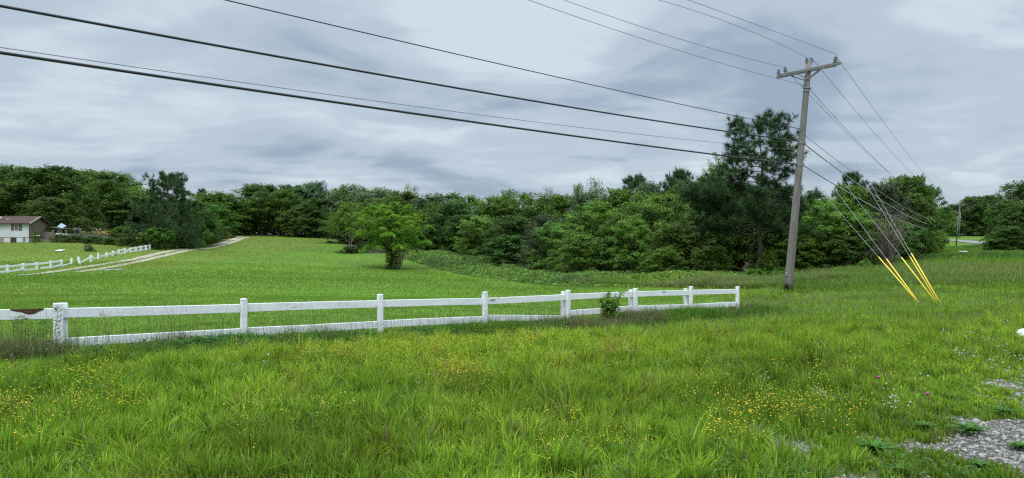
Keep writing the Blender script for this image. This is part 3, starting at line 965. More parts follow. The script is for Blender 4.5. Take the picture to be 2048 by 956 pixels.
# (proto, px, Y, top, width, material, label, group)
TREES = [
    # behind the mobile home
    (oakB, -70, 134, 336, 150, None, 'dark broadleaf tree partly outside the view, left of the trees behind the mobile home', LT),
    (oakA, 8, 140, 330, 120, 'leaf_mid', 'olive green treetop above the left part of the mobile home roof', LT),
    (oakB, 68, 136, 336, 110, None, 'dark tree rising right behind the end of the brown roof', LT),
    (oakC, 118, 134, 333, 110, 'leaf_dark', 'broad dark tree behind the wooden yard fence', LT),
    (oakT, 180, 172, 341, 125, 'leaf_dark', 'dark rounded tree with low boughs over the vine covered fence', LT),
    (oakT, 222, 176, 345, 95, 'leaf_mid', 'mid green rounded tree where the tall trees step down towards the pine', LT),
    (oakD, 262, 165, 374, 90, 'leaf_mid', 'lighter green tree showing in the dip left of the bushy pine', LT),
    (oakC, 100, 122, 395, 90, 'leaf_dark', 'lower dark tree at the right corner of the mobile home', LT),
    (oakT, 205, 166, 392, 110, 'leaf_dark', 'low dark tree whose boughs shade the bare brown earth', LT),
    # around the driveway
    (oakT, 290, 160, 392, 110, 'leaf_dark', 'dark tree filling the space left of the bushy pine trunk', DT),
    (oakB, 385, 122, 400, 90, 'leaf_dark', 'dark low tree on the right flank of the bushy pine', DT),
    (oakA, 432, 168, 385, 110, 'leaf_mid', 'green rounded tree above the bend of the driveway', DT),
    (pineC, 404, 185, 378, 40, None, 'small dark pine top poking up right of the bushy pine', DT),
    (brightB, 425, 148, 405, 70, 'leaf_mid', 'lighter green tree beside the driveway bend', DT),
    (oakB, 466, 172, 402, 60, 'leaf_mid', 'green tree closing the end of the driveway', DT),
    (oakC, 405, 133, 425, 70, 'leaf_dark', 'dark low tree between the pine and the driveway shrubs', DT),
    # far edge of the field
    (oakB, 520, 196, 369, 105, 'leaf_dark', 'tall dark dome shaped tree right of the driveway gap', FT),
    (oakB, 580, 200, 371, 105, 'leaf_dark', 'tall dark tree second from the driveway gap', FT),
    (oakA, 632, 198, 364, 60, 'leaf_hazy', 'pale leafy treetop standing out above the dark far trees', FT),
    (oakB, 498, 176, 403, 62, 'leaf_dark', 'dark tree at the corner where the driveway leaves the field', FT),
    (poplar, 530, 174, 383, 52, 'leaf_dark', 'narrow pointed tree, first of three at the far edge', FT),
    (poplar, 562, 173, 380, 54, 'leaf_mid', 'narrow pointed tree, middle of three at the far edge', FT),
    (poplar, 590, 172, 386, 44, 'leaf_dark', 'narrow pointed tree, last of three at the far edge', FT),
    (oakC, 640, 166, 396, 74, 'leaf_dark', 'rounded tree at the far edge left of the slender pale tree', FT),
    (oakC, 605, 168, 410, 66, 'leaf_dark', 'low dark tree in front of the three pointed trees', FT),
    (oakB, 680, 178, 378, 70, 'leaf_mid', 'green tree above and behind the slender pale tree', FT),
    (oakD, 700, 165, 369, 70, 'leaf_hazy', 'pale green treetop above the slender tree clump', FT),
    (oakD, 750, 160, 376, 90, 'leaf_hazy', 'pale hazy tree behind the lone spreading tree', FT),
    (airy, 785, 172, 377, 22, 'leaf_mid', 'first small sparse spiky treetop behind the lone tree', FT),
    (airy, 815, 172, 366, 20, 'leaf_mid', 'tallest small sparse spiky treetop behind the lone tree', FT),
    (airy, 830, 172, 370, 18, 'leaf_mid', 'last small sparse spiky treetop behind the lone tree', FT),
    (oakB, 808, 150, 383, 90, 'leaf_dark', 'dark green tree above the right half of the lone tree', FT),
    (oakA, 770, 140, 395, 100, 'leaf_dark', 'darker tree directly behind the lone tree crown', FT),
    (oakB, 840, 128, 420, 90, 'leaf_dark', 'dark tree right of the lone tree trunk', FT),
    (oakA, 700, 135, 420, 80, 'leaf_dark', 'dark tree behind the slender pale trunks', FT),
    # woodland
    (oakD, 880, 142, 386, 100, 'leaf_hazy', 'pale rounded treetop above the left end of the brambles', W_),
    (oakD, 935, 140, 390, 80, 'leaf_mid', 'green treetop where the woodland skyline dips', W_),
    (oakA, 905, 118, 405, 100, 'leaf_dark', 'dark tree at the left end of the woodland wall', W_),
    (oakB, 865, 112, 450, 70, 'leaf_dark', 'low dark tree where the brambles begin', W_),
    (bright, 960, 98, 432, 78, 'leaf_green', 'rounded mid green tree leaning out at the woodland edge', W_),
    (oakB, 930, 108, 430, 80, 'leaf_dark', 'very dark tree left of the rounded edge tree', W_),
    (oakA, 1000, 116, 392, 90, 'leaf_mid', 'green treetop left of the first sparse treetops', W_),
    (poplar, 1014, 128, 379, 40, 'leaf_hazy', 'small pointed pale treetop above the middle woodland', W_),
    (oakB, 1025, 92, 432, 90, 'leaf_dark', 'dark woodland tree behind the bramble hump', W_),
    (oakC, 1020, 86, 470, 78, 'leaf_dark', 'low dark edge tree above the middle of the brambles', W_),
    (oakD, 1055, 122, 385, 80, 'leaf_mid', 'green treetop with small spikes above the olive cedar', W_),
    (cedar, 1083, 80, 430, 76, None, 'olive brown cedar at the woodland edge', W_),
    (airy, 1098, 112, 372, 34, None, 'sparse see-through treetop left of the paired sparse tops', W_),
    (oakA, 1105, 112, 392, 80, 'leaf_dark', 'dark treetop behind the olive cedar', W_),
    (oakA, 1130, 105, 390, 80, 'leaf_mid', 'green treetop below the sparse pointed crowns', W_),
    (poplar, 1154, 104, 368, 26, 'leaf_mid', 'thin pointed treetop left of the tall sparse crown', W_),
    (airy, 1189, 100, 354, 44, None, 'tall sparse crown with sky showing through it', W_),
    (bright, 1120, 76, 444, 86, 'leaf_green', 'mid green edge tree right of the olive cedar', W_),
    (bright, 1190, 78, 404, 110, 'leaf_green', 'large light green tree in the middle of the woodland wall', W_),
    (oakA, 1180, 92, 382, 100, 'leaf_hazy', 'pale tree behind the large light green tree', W_),
    (brightB, 1160, 68, 462, 96, 'leaf_green', 'green edge tree reaching down to the tall weeds', W_),
    (oakA, 1238, 90, 378, 90, 'leaf_mid', 'green treetop right of the tall sparse crown', W_),
    (pineB, 1272, 92, 349, 80, None, 'dark pine crown above the woodland left of the twin pine', W_),
    (oakB, 1245, 74, 428, 80, 'leaf_dark', 'dark tree between the two light green trees', W_),
    (oakC, 1230, 66, 474, 80, 'leaf_dark', 'low dark tree behind the sapling in the fence', W_),
    (bright, 1312, 68, 385, 118, 'leaf_green', 'tall light green tree left of the big roadside pine', W_),
    (brightB, 1262, 64, 430, 84, 'leaf_green', 'light green tree behind the fence sapling', W_),
    (oakA, 1300, 82, 366, 70, 'leaf_hazy', 'pale treetop between the two dark pine crowns', W_),
    (pineB, 1358, 80, 338, 74, None, 'dark pine crown just left of the light leafy top', W_),
    (bright, 1372, 72, 366, 80, 'leaf_green', 'light green tree under the second dark pine crown', W_),
    (brightB, 1436, 62, 310, 66, None, 'light leafy treetop standing above the left boughs of the big pine', W_),
    (oakB, 1345, 60, 446, 84, 'leaf_dark', 'dark tree in the shade left of the big pine', W_),
    (oakC, 1400, 60, 420, 90, 'leaf_dark', 'dark low tree under the left boughs of the big pine', W_),
    (oakB, 1462, 62, 372, 90, 'leaf_dark', 'dark tree behind the middle of the big pine', W_),
    (brightB, 1330, 57, 492, 66, None, 'small light green tree at the woodland edge behind the seventh post', W_),
    (oakC, 1425, 55, 492, 70, 'leaf_mid', 'small shaded tree at the foot of the big pine', W_),
    (oakC, 1520, 60, 400, 90, 'leaf_dark', 'dark tree behind the trunk of the big pine', W_),
    (oakB, 1568, 58, 425, 80, 'leaf_dark', 'dark tree between the big pine and the utility pole', W_),
    (oakC, 1556, 54, 500, 70, 'leaf_mid', 'small tree low behind the foot of the utility pole', W_),
    # right of the pole
    (oakA, 1610, 72, 404, 70, 'leaf_dark', 'dark tree just right of the leaning pole', RT),
    (brightB, 1636, 66, 383, 84, 'leaf_green', 'light green tree right of the leaning pole', RT),
    (bright, 1650, 56, 405, 108, None, 'bright green tree low behind the guy wires', RT),
    (brightB, 1600, 55, 470, 80, 'leaf_green', 'mid green tree behind the lower pole', RT),
    (pineB, 1706, 92, 343, 62, None, 'dark pine crown above the trees right of the pole', RT),
    (oakA, 1700, 78, 372, 90, 'leaf_mid', 'green tree under the dark pine crown right of the pole', RT),
    (bright, 1715, 55, 422, 104, 'leaf_green', 'green tree behind the tops of the two left yellow guards', RT),
    (airy, 1772, 82, 352, 50, 'leaf_hazy', 'sparse pale treetop right of the guy wires', RT),
    (oakC, 1765, 78, 366, 90, 'leaf_olive', 'olive grey tree behind the middle yellow guard', RT),
    (oakB, 1800, 88, 356, 84, 'leaf_dark', 'dark tree left of the right edge of the tree clump', RT),
    (oakC, 1822, 88, 352, 90, 'leaf_dark', 'tallest dark tree at the right edge of the tree clump', RT),
    (oakC, 1852, 102, 372, 66, 'leaf_dark', 'dark outermost tree leaning over the rough grass', RT),
    (brightB, 1790, 75, 440, 84, 'leaf_green', 'mid green tree behind the pair of yellow guards', RT),
    (oakC, 1838, 94, 452, 70, 'leaf_mid', 'low green tree at the foot of the dark outermost tree', RT),
    (oakC, 1680, 54, 470, 90, 'leaf_dark', 'dark low tree in the shade behind the guy wires', RT),
    # far right
    (oakA, 1885, 196, 414, 44, 'leaf_mid', 'small green tree left of the far pole', GT),
    (oakB, 1912, 214, 408, 44, 'leaf_dark', 'dark tree directly behind the far pole', GT),
    (oakB, 1944, 212, 393, 56, 'leaf_dark', 'tallest dark tree beyond the distant road', GT),
    (oakC, 1978, 206, 391, 56, 'leaf_dark', 'dark round tree beyond the right end of the road', GT),
    (brightB, 1872, 150, 440, 34, 'leaf_mid', 'small lighter tree at the left end of the distant road', GT),
    (oakB, 1895, 205, 432, 44, 'leaf_dark', 'low dark tree beyond the left part of the road', GT),
    (oakC, 2012, 116, 400, 60, 'leaf_dark', 'dark tree where the distant road disappears', GT),
    (oakB, 2050, 100, 412, 84, 'leaf_dark', 'large dark tree at the right side of the rough grass', GT),
    (oakA, 2040, 122, 364, 70, 'leaf_dark', 'tall tree with layered boughs at the right end of the treeline', GT),
    (oakC, 2100, 98, 380, 100, 'leaf_dark', 'dark tree mostly outside the view beyond the right end', GT),
    (oakB, 2018, 96, 452, 56, 'leaf_dark', 'low dark tree at the edge of the rough grass below the tall layered tree', GT),
]
for pr_, px_, Y_, top_, wd_, mt_, lb_, gr_ in TREES:
    place(pr_, px_, Y_, top_, wd_ * (1.12 if pr_ in (pineB, pineC, poplar, airy, cedar) else 1.3), lb_, gr_, mat=mt_)

# back rows closing the gaps: treetops nobody could tell apart
rg = random.Random(77)


def skyline(px):
    k_ = [(-200, 340), (60, 345), (220, 355), (260, 385), (300, 395), (420, 395), (470, 405), (500, 385), (640, 380), (760, 385), (880, 395), (960, 402), (1060, 398), (1180, 390), (1280, 375), (1400, 350), (1560, 370),
          (1620, 400), (1700, 385), (1800, 372), (1850, 385), (1880, 430), (1900, 425), (1990, 405), (2050, 385), (2300, 380)]
    return float(np.interp(px, [a for a, b in k_], [b for a, b in k_]))


for a_, b_, Y0_, Y1_, n_, gl_, lab_ in (
        (-130, 300, 150, 165, 11, 'back row behind the mobile home', 'dark treetop in the back row behind the mobile home'),
        (300, 500, 178, 192, 7, 'back row beyond the driveway', 'dark tree in the back row beyond the driveway'),
        (500, 860, 186, 205, 13, 'back row beyond the field', 'dark tree in the back row beyond the mown field'),
        (860, 1400, 112, 135, 18, 'back row of the woodland', 'dark tree deep in the woodland behind the brambles'),
        (1380, 1620, 66, 84, 9, 'back row behind the big pine', 'dark tree deep in the woods behind the big roadside pine'),
        (1620, 1850, 84, 96, 9, 'back row right of the pole', 'dark tree deep in the clump right of the leaning pole'),
        (1870, 2160, 214, 235, 10, 'back row beyond the distant road', 'dark tree in the back row beyond the distant road')):
    for i in range(n_):
        px_ = a_ + (b_ - a_) * (i + rg.uniform(.1, .9)) / n_
        Y_ = rg.uniform(Y0_, Y1_)
        place(rg.choice((oakA, oakB, oakC)), px_, Y_, skyline(px_) + rg.uniform(4, 24), (b_ - a_) / n_ * rg.uniform(1.7, 2.3), lab_, gl_, mat=rg.choice(('leaf_dark', 'leaf_dark', 'leaf_mid')))

# ------------------------------------------------------------------ the big pine behind the pole
def big_r(f, a):
    left = 0.5 - 0.5 * math.cos(a)          # 1 towards -x
    if f > .78: r_ = 2.7 * math.sqrt(max(0, 1 - ((f - .80) / .21) ** 2)) + .25
    elif f > .55: r_ = 2.3 + .6 * left
    else: r_ = 3.0 + 1.6 * left
    return r_ * (1 + .18 * math.sin(2.7 * a + 9 * f))


big_pine = pine('pine_tree', 41, 12.2, .30, big_r, 68, 6.4, .46, .036, 40, lowd=1.5, upturn=.42, trunk_r=.0165, bend=.2,
                big=[(.33, 3.0, 5.4, .55), (.37, 3.5, 4.8, .50), (.42, 2.8, 5.6, .42), (.35, 0.1, 3.0, .22), (.47, 3.3, 5.0, .30), (.30, 2.6, 4.2, .10),
                     (.40, 4.2, 4.0, .25), (.52, 3.05, 4.6, .22), (.45, 0.4, 3.0, .15), (.57, 2.9, 3.9, .25), (.38, 5.0, 3.2, .2)])
BND[big_pine.name] = (12.2, 10.0)
pine_x = at(1518, 51.5)
big_pine.location = (pine_x, 51.5, H(pine_x, 51.5))
k_ = (zpx(233, 51.5) - H(pine_x, 51.5)) / bounds(big_pine)[0]
big_pine.scale = (k_, k_, k_)
tag(big_pine, 'tall dark pine with ragged open crown behind the leaning pole', 'tree')
# creeper at its foot
cr_ = copy_tree(shrubB)
cr_.location = (at(1540, 50.6), 50.6, H(at(1540, 50.6), 50.6)); cr_.scale = (.10, .10, .22)
tag(cr_, 'yellow green creeper climbing the foot of the big pine', 'climbing plant')

# the bushy pine on the left
lp = pine('pine_tree', 43, 10, .04, lambda f, a: (5.6 if f < .48 else 5.6 - 3.0 * (f - .48) / .14 if f < .62 else 3.5 * math.sqrt(max(0, 1.03 - ((f - .72) / .29) ** 2))) * (1 + .25 * math.sin(2.3 * a + 7 * f)), 92, 5.5, .5, .065, 30, upturn=.22, mat='needle')
place(lp, 338, 109, 345, 128, 'bushy dark pine with a ragged top between the home and the driveway', rz=.4)

# ------------------------------------------------------------------ the lone tree on the lawn
lone = decid('spreading_tree', 51, 8.3, 9.6, .31, 130, 200, .23, 'leaf_bright', top=.44, rcl=.135, flat=.26, droop=.5, limbs=60, stems=1, limb_lo=.40, trunk_r=.030, colvar=.35, inner=.35, shape=.75, spiky=.3)
place(lone, 781, 83, 405, 142, 'lone bright green spreading tree on the mown field', rz=.3, mat='leaf_lone')
ivy = decid('ivy_bush', 52, 2.6, 2.0, .0, 60, 60, .16, 'leaf_dark', top=.75, rcl=.2, flat=.9, droop=.1, limbs=6)
place(ivy, 784, 82.4, 490, 28, 'dark ivy mass wrapped round the lone tree trunk', cat='climbing plant')


def twig_bush(name, seed, hgt, spread, n_, mat, label, loc, cat='dead bush', lean=(0, 0), r0=.02):
    rng = np.random.default_rng(seed)
    root = empty(name, loc)
    tag(root, label, cat)
    a_, b_ = MB(), MB()
    for i in range(n_):
        az = rng.uniform(0, 6.28)
        r_ = spread * rng.uniform(.2, 1)
        tip = np.array((math.cos(az) * r_ + lean[0], math.sin(az) * r_ + lean[1], hgt * rng.uniform(.55, 1)))
        p = limb_path(np.array((rng.normal() * .08, rng.normal() * .08, -.05)), tip, rng, 6, .05, .04)
        a_.tube(p, np.linspace(r0, r0 * .3, 6), 4, False)
        for _ in range(5):
            k_ = rng.integers(2, 6)
            q = p[k_] + rng.normal(size=3) * hgt * .14 + np.array((0, 0, hgt * .06))
            b_.tube(limb_path(p[k_], q, rng, 4, 0, .06), np.linspace(r0 * .45, r0 * .2, 4), 3, False)
    a_.build('stem', M[mat], root)
    b_.build('twig', M[mat], root)
    return root


x_ = at(797, 82.2)
twig_bush('dead_bush', 3, 3.2, .9, 13, 'dead', 'bare pale dead branches leaning right of the lone tree trunk', (x_, 82.2, H(x_, 82.2)), lean=(.9, 0), r0=.035)
x_ = at(1776, 52)
twig_bush('dead_bush', 4, 4.6, 1.5, 44, 'dead', 'grey leafless bush behind the middle yellow guard', (x_, 52, H(x_, 52)), r0=.035)
x_ = at(1478, 49)
twig_bush('dead_branch', 5, 2.0, .5, 3, 'dead', 'bleached bare branch at the foot of the big pine', (x_, 49, H(x_, 49)), 'dead branch', r0=.04, lean=(.5, 0))

place(slim, 702, 106, 404, 72, 'slender clump of pale trunks left of the lone tree', rz=1.0, mat='leaf_mid')
SH = [
    (shrub, 700, 104.5, 492, 44, 'leaf_dark', 'dark bush at the foot of the slender pale trunks'),
    (shrub, 722, 106, 484, 30, 'leaf_mid', 'small bush right of the slender pale trunks'),
    (shrub, 344, 108, 466, 34, 'leaf_mid', 'first shrub beside the driveway below the bushy pine'),
    (shrub, 372, 112, 462, 40, 'leaf_dark', 'dark shrub beside the driveway right of the pine trunk'),
    (shrubB, 395, 118, 446, 38, 'leaf_mid', 'tall shrub beside the middle of the driveway'),
    (shrubB, 418, 128, 438, 36, 'leaf_mid', 'light shrub beside the driveway before the bend'),
    (shrub, 430, 134, 455, 34, 'leaf_olive', 'olive shrub beside the driveway before the bend'),
    (shrubB, 446, 142, 460, 26, 'leaf_mid', 'round light shrub beside the driveway near the bend'),
    (shrub, 458, 150, 462, 26, 'leaf_mid', 'last shrub beside the driveway bend'),
    (shrubB, 320, 103, 478, 30, 'leaf_mid', 'low shrub at the upper end of the broken white fence'),
    (shrubB, 402, 122, 464, 34, 'leaf_bright', 'bright low shrub beside the driveway'),
    (shrubB, 120, 110.5, 468, 30, 'leaf_dark', 'vine heap on the wooden yard fence nearest the home'),
    (shrub, 152, 110, 470, 40, 'leaf_dark', 'vine heap in the middle of the yard fence'),
    (shrub, 186, 109, 472, 44, 'leaf_dark', 'vine heap behind the tree stump'),
    (shrub, 222, 108, 474, 46, 'leaf_dark', 'vine heap right of the tree stump'),
    (shrub, 256, 107, 474, 46, 'leaf_dark', 'vine heap below the bare brown earth'),
    (shrub, 290, 106, 474, 44, 'leaf_dark', 'vine heap beside the small flat topped tree'),
    (shrub, 1640, 47, 536, 80, 'leaf_mid', 'low bush right of the utility pole foot'),
    (shrubB, 1700, 46, 532, 84, 'leaf_mid', 'low bush behind the two left yellow guards'),
    (shrub, 1745, 48, 530, 60, 'leaf_dark', 'low dark bush left of the grey leafless bush'),
    (shrubB, 1728, 45.5, 520, 26, 'leaf_bright', 'small bright sapling bush between the yellow guards'),
    (shrub, 1838, 90, 492, 56, 'leaf_dark', 'low dark bush at the right edge of the tree clump'),
    (shrub, 1990, 98, 480, 50, 'leaf_dark', 'dark bush hiding the right end of the distant road'),
    (shrub, 1400, 50, 540, 60, 'leaf_mid', 'low bush left of the big pine foot'),
    (shrubB, 1510, 47, 536, 50, 'leaf_mid', 'low leafy bush right at the big pine foot'),
    (shrub, 1570, 46, 534, 70, 'leaf_mid', 'low bush behind the leaning utility pole'),
    (shrubB, 1460, 40, 556, 18, 'leaf_bright', 'small bright seedling beyond the end of the white fence'),
]
for pr_, px_, Y_, top_, wd_, mt_, lb_ in SH:
    place(pr_, px_, Y_, top_, wd_ * 1.1, lb_, 'bushes', 'bush', mat=mt_)
place(umbrella, 315, 102, 455, 62, 'small flat topped tree above the broken white fence', 'small flat topped trees', rz=.2, mat='leaf_mid')
place(umbrella, 248, 112, 452, 66, 'small flat topped tree in front of the bare brown earth', 'small flat topped trees', rz=2.2, mat='leaf_mid')

# ------------------------------------------------------------------ the white rail fence in front
def fpost(i, dx=0.0, dn=0.0):
    p = fence_pt(i)
    return p + FD * dx + FN * dn


def P3(xy, z):
    return np.array((xy[0], xy[1], z))


fx = np.array((FD[0], FD[1], 0))
TOPZ = {-1: .75, 0: .665, 1: .575, 2: .505, 3: .42, 4: .32, 5: .235, 6: .165, 7: .04}
RT_ = {-1: (.70, .545), 0: (.59, .436), 1: (.479, .341), 2: (.388, .239), 3: (.274, .128), 4: (.22, .07), 5: (.147, -.005), 6: (.054, -.10), 7: (-.047, -.20)}
RB_ = {-1: (.16, .03), 0: (.143, .012), 1: (.065, -.075), 2: (-.02, -.17), 3: (-.13, -.28), 4: (-.18, -.31), 5: (-.25, -.41), 6: (-.37, -.53), 7: (-.465, -.61)}
fence = empty('rail_fence', (F0[0], F0[1], H(F0[0], F0[1])))
tag(fence, 'white painted two rail wooden fence along the near edge of the mown field', 'fence')
FO = np.array(fence.location)
rgf = random.Random(3)
double = {0: (.09, 0.06, .02), 3: (.085, .06, -.01), 4: (-.06, .06, -.01), 5: (-.065, .06, -.01), 6: (-.11, .06, -.035)}
for i in range(-1, 8):
    p = fpost(i)
    zb = H(p[0], p[1]) - .35
    tilt = np.array((rgf.uniform(-.012, .012), rgf.uniform(-.01, .01), 1.0))
    zt = TOPZ[i]
    mb = MB()
    wd_ = .115 if i in (0,) else .095
    c_ = P3(p, (zt + zb) / 2) - FO
    mb.box(c_ - np.array((FN[0], FN[1], 0)) * .055, (wd_, wd_, zt - zb), x=fx, z=tilt, bev=.006)
    mb.build('post', M['white'], fence)
    if i in double:
        dx, dn, dz = double[i]
        q = p + FD * dx + FN * dn
        z2 = zt + dz - .03
        MB().box(P3(q, (z2 + zb) / 2) - FO, (.09, .09, z2 - zb), x=fx, z=(tilt[1], -tilt[0] * 2, 1), bev=.006).build('post', M['white'], fence)
for i in range(-1, 7):
    for R_, low in ((RT_, False), (RB_, True)):
        a, b = fpost(i), fpost(i + 1)
        za, zb_ = sum(R_[i]) / 2, sum(R_[i + 1]) / 2
        ha = (R_[i][0] - R_[i][1] + R_[i + 1][0] - R_[i + 1][1]) / 2 * .97
        if low and i == 3: za, zb_ = za + .03, zb_ - .14        # the dropped board
        if low and i == 4: za, zb_ = za - .02, zb_ + .02
        if low and i == -1: za, zb_ = za + .0, zb_ - .05
        mb = MB()
        A = P3(a + FD * (.055 + rgf.uniform(0, .01)), za) - FO
        B = P3(b - FD * (.058 - rgf.uniform(0, .01)), zb_) - FO
        if i == 6: B = B - fx * .0
        n_ = 5
        off = np.array((FN[0], FN[1], 0)) * .012
        sagv = rgf.uniform(-.006, .006)
        for k in range(n_):
            t0_, t1_ = k / n_, (k + 1) / n_
            A_ = A + (B - A) * t0_ + np.array((0, 0, sagv * math.sin(math.pi * t0_)))
            B_ = A + (B - A) * t1_ + np.array((0, 0, sagv * math.sin(math.pi * t1_)))
            if k == 0: first = A_
        # one bowed board
        V, Fc = [], []
        for k in range(n_ + 1):
            t0_ = k / n_
            c_ = A + (B - A) * t0_ + np.array((0, 0, sagv * math.sin(math.pi * t0_))) - off
            hh = ha / 2 + rgf.uniform(-.002, .002)
            nv = np.array((FN[0], FN[1], 0)) * .02
            V += [c_ - nv + (0, 0, -hh + .004), c_ - nv + (0, 0, hh - .004), c_ - nv * .75 + (0, 0, hh), c_ + nv + (0, 0, hh), c_ + nv + (0, 0, -hh), c_ - nv * .75 + (0, 0, -hh)]
        for k in range(n_):
            for j in range(6):
                j2 = (j + 1) % 6
                Fc.append((k * 6 + j, k * 6 + j2, k * 6 + 6 + j2, k * 6 + 6 + j))
        Fc += [tuple(range(5, -1, -1)), tuple(n_ * 6 + j for j in range(6))]
        mb.add(V, [f[::-1] for f in Fc])
        r_ = mb.build('rail', M['white'], fence)
        if i == -1 and not low:
            r_['label'] = 'top rail with a rotten bare wood patch'
            # jagged patch of rotten wood where the paint and face have broken away
            f0, f1 = .80, .955
            xs_ = np.linspace(f0, f1, 12)
            dep = [.012, .025, .035, .04, .052, .072, .08, .078, .07, .045, .03, .01]
            V2, F2 = [], []
            for k, f_ in enumerate(xs_):
                c_ = A + (B - A) * f_ - off + np.array((0, 0, ha / 2 + .003))
                nv = np.array((FN[0], FN[1], 0)) * .0235
                V2 += [c_ - nv, c_ - nv - (0, 0, dep[k]), c_ + nv, c_ + nv * .2 - (0, 0, dep[k] * .8)]
            for k in range(11):
                for j, j2 in ((0, 1), (1, 3), (3, 2), (2, 0)):
                    F2.append((k * 4 + j, k * 4 + j2, k * 4 + 4 + j2, k * 4 + 4 + j))
            m2 = MB(); m2.add(V2, F2)
            m2.build('rotten_patch', M['rot'], r_)
        if i in (3, 5) and not low:
            m2 = MB()
            f_ = .06 if i == 3 else .5
            pts = [A + (B - A) * (f_ + q * .05) + np.array((0, 0, ha * (.16 if i == 3 else .3) + .006 * math.sin(q * 9))) - off - np.array((FN[0], FN[1], 0)) * .0215 for q in np.linspace(-.6, 1, 7)]
            m2.tube(pts, [.002, .007, .011, .012, .010, .006, .002], 5)
            m2.build('knot_hole', M['rot'], r_)

# ------------------------------------------------------------------ broken white fence by the driveway
ff = [(-38, 533, 549), (15, 529, 545), (46, 526, 541), (74, 524, 539), (101, 521, 537), (123, 519, 533), (143, 516, 527.5), (160, 513, 527), (182, 509, 523.5), (196.5, 506, 518), (213, 504, 514.5),
      (226, 501, 511.5), (238, 498, 508.5), (250, 496, 507.5), (261, 495, 504.5), (272, 493, 503.5), (282, 491, 502), (292, 490, 500.5), (300, 488.5, 499)]
base0 = hit(15, 545)
bf = empty('rail_fence', base0)
tag(bf, 'broken white fence with missing and fallen rails beside the driveway', 'fence')
tops, feet = [], []
for k, (px_, t_, b_) in enumerate(ff):
    g_ = hit(px_, b_ + .5)
    h_ = (b_ - t_) / F * g_[1]
    lean = {7: -.32, 6: .05, 10: .06}.get(k, rgf.uniform(-.05, .05))
    foot = g_ - base0 + np.array((0, 0, -.15))
    tp = foot + np.array((lean * h_ * .8, 0, h_ + .15))
    MB().beam(foot, tp, .2, .2, up=(0, 1, 0), bev=.012).build('post', M['white_far'], bf)
    tops.append(tp); feet.append(foot + np.array((0, 0, .15)))
railspec = [(0, 1, .5, .85, 0), (0, 1, .15, .15, 0), (1, 2, .75, .75, 0), (1, 2, .12, .2, 0), (2, 3, .78, .78, 0), (2, 3, .1, .02, 0), (3, 4, .78, .78, 0), (4, 5, .8, .8, 0), (4, 5, .1, .25, 0), (3, 4, .05, .22, .3),
            (5, 6, .05, .02, .1), (7, 8, .05, .6, .2), (8, 9, .75, .05, .0), (9, 11, .3, .5, .2), (11, 12, .8, .3, 0), (12, 13, .75, .8, 0), (12, 13, .1, .15, 0), (13, 14, .2, .8, .1), (14, 15, .8, .8, 0), (15, 16, .8, .8, 0), (15, 16, .2, .2, 0),
            (14, 15, .2, .2, 0), (16, 17, .8, .8, 0), (17, 18, .8, .8, 0), (16, 17, .2, .2, 0), (17, 18, .2, .2, 0)]
for a, b, fa, fb, cut in railspec:
    A = feet[a] + (tops[a] - feet[a]) * fa + np.array((0, -.12, 0))
    B = feet[b] + (tops[b] - feet[b]) * fb + np.array((0, -.12, 0))
    A = A + (B - A) * cut
    MB().beam(A, B, .05, .20, bev=.008).build('rail', M['white_far'], bf)

# ------------------------------------------------------------------ the leaning utility pole
PY = 30.0
pz = H(at(1575, PY), PY)
pb = np.array((at(1575, PY), PY, pz - .2))
ptop = np.array((at(1618, PY), PY, zpx(122, PY)))
paxis = (ptop - pb) / np.linalg.norm(ptop - pb)
pole = empty('utility_pole', (pb[0], pb[1], pz))
tag(pole, 'tall weathered wooden utility pole leaning right beside the end of the white fence', 'utility pole')
PO = np.array(pole.location)


def on_pole(py, dx=0.0, dy=0.0):
    t_ = (zpx(py, PY) - pb[2]) / paxis[2]
    return pb + paxis * t_ + np.array((dx, dy, 0))


n_ = 14
pts = [pb + (ptop - pb) * t_ for t_ in np.linspace(0, 1, n_)]
mb = MB().tube(np.array(pts) - PO, np.linspace(.185, .115, n_), 16)
mb.build('shaft', M['pole'], pole, smooth=True)
# crossarm: two timbers either side of the shaft
ca, cb_ = np.array((at(1563, 29.6), 29.75, zpx(151, 29.75))), np.array((at(1675, 30.2), 29.95, zpx(126, 29.95)))
cd = (cb_ - ca) / np.linalg.norm(cb_ - ca)
cn = np.cross(cd, (0, 0, 1)); cn /= np.linalg.norm(cn)
mid = (ca + cb_) / 2
for sgn in (-1, 1):
    off = cn * sgn * .165 + (on_pole(139) - mid) * np.array((0, 1, 0))
    MB().beam(ca + off - PO, cb_ + off - PO, .095, .125, bev=.008).build('crossarm', M['arm'], pole)
for fx_, sgn in ((.24, -1), (.72, 1)):
    for s2 in (-1, 1):
        A = ca + (cb_ - ca) * fx_ + cn * s2 * .22 + (on_pole(139) - mid) * np.array((0, 1, 0)) + (0, 0, -.05)
        B = on_pole(160) + cn * s2 * .13
        MB().beam(A - PO, B - PO, .012, .045).build('brace', M['arm'], pole)


def insulator(pos, up=(0, 0, 1)):
    up = np.array(up, float)
    pf = [(.028, 0), (.03, .05), (.085, .06), (.09, .085), (.045, .10), (.045, .125), (.08, .135), (.085, .16), (.042, .175), (.042, .2), (.072, .21), (.075, .235), (.04, .255), (.048, .285), (.02, .30)]
    MB().lathe(np.array(pos) - PO, pf, 14, up).build('insulator', M['ceramic'], pole, smooth=False)
    MB().tube([np.array(pos) - PO - up * .16, np.array(pos) - PO + up * .02], .012, 6).build('insulator_pin', M['steel'], pole)


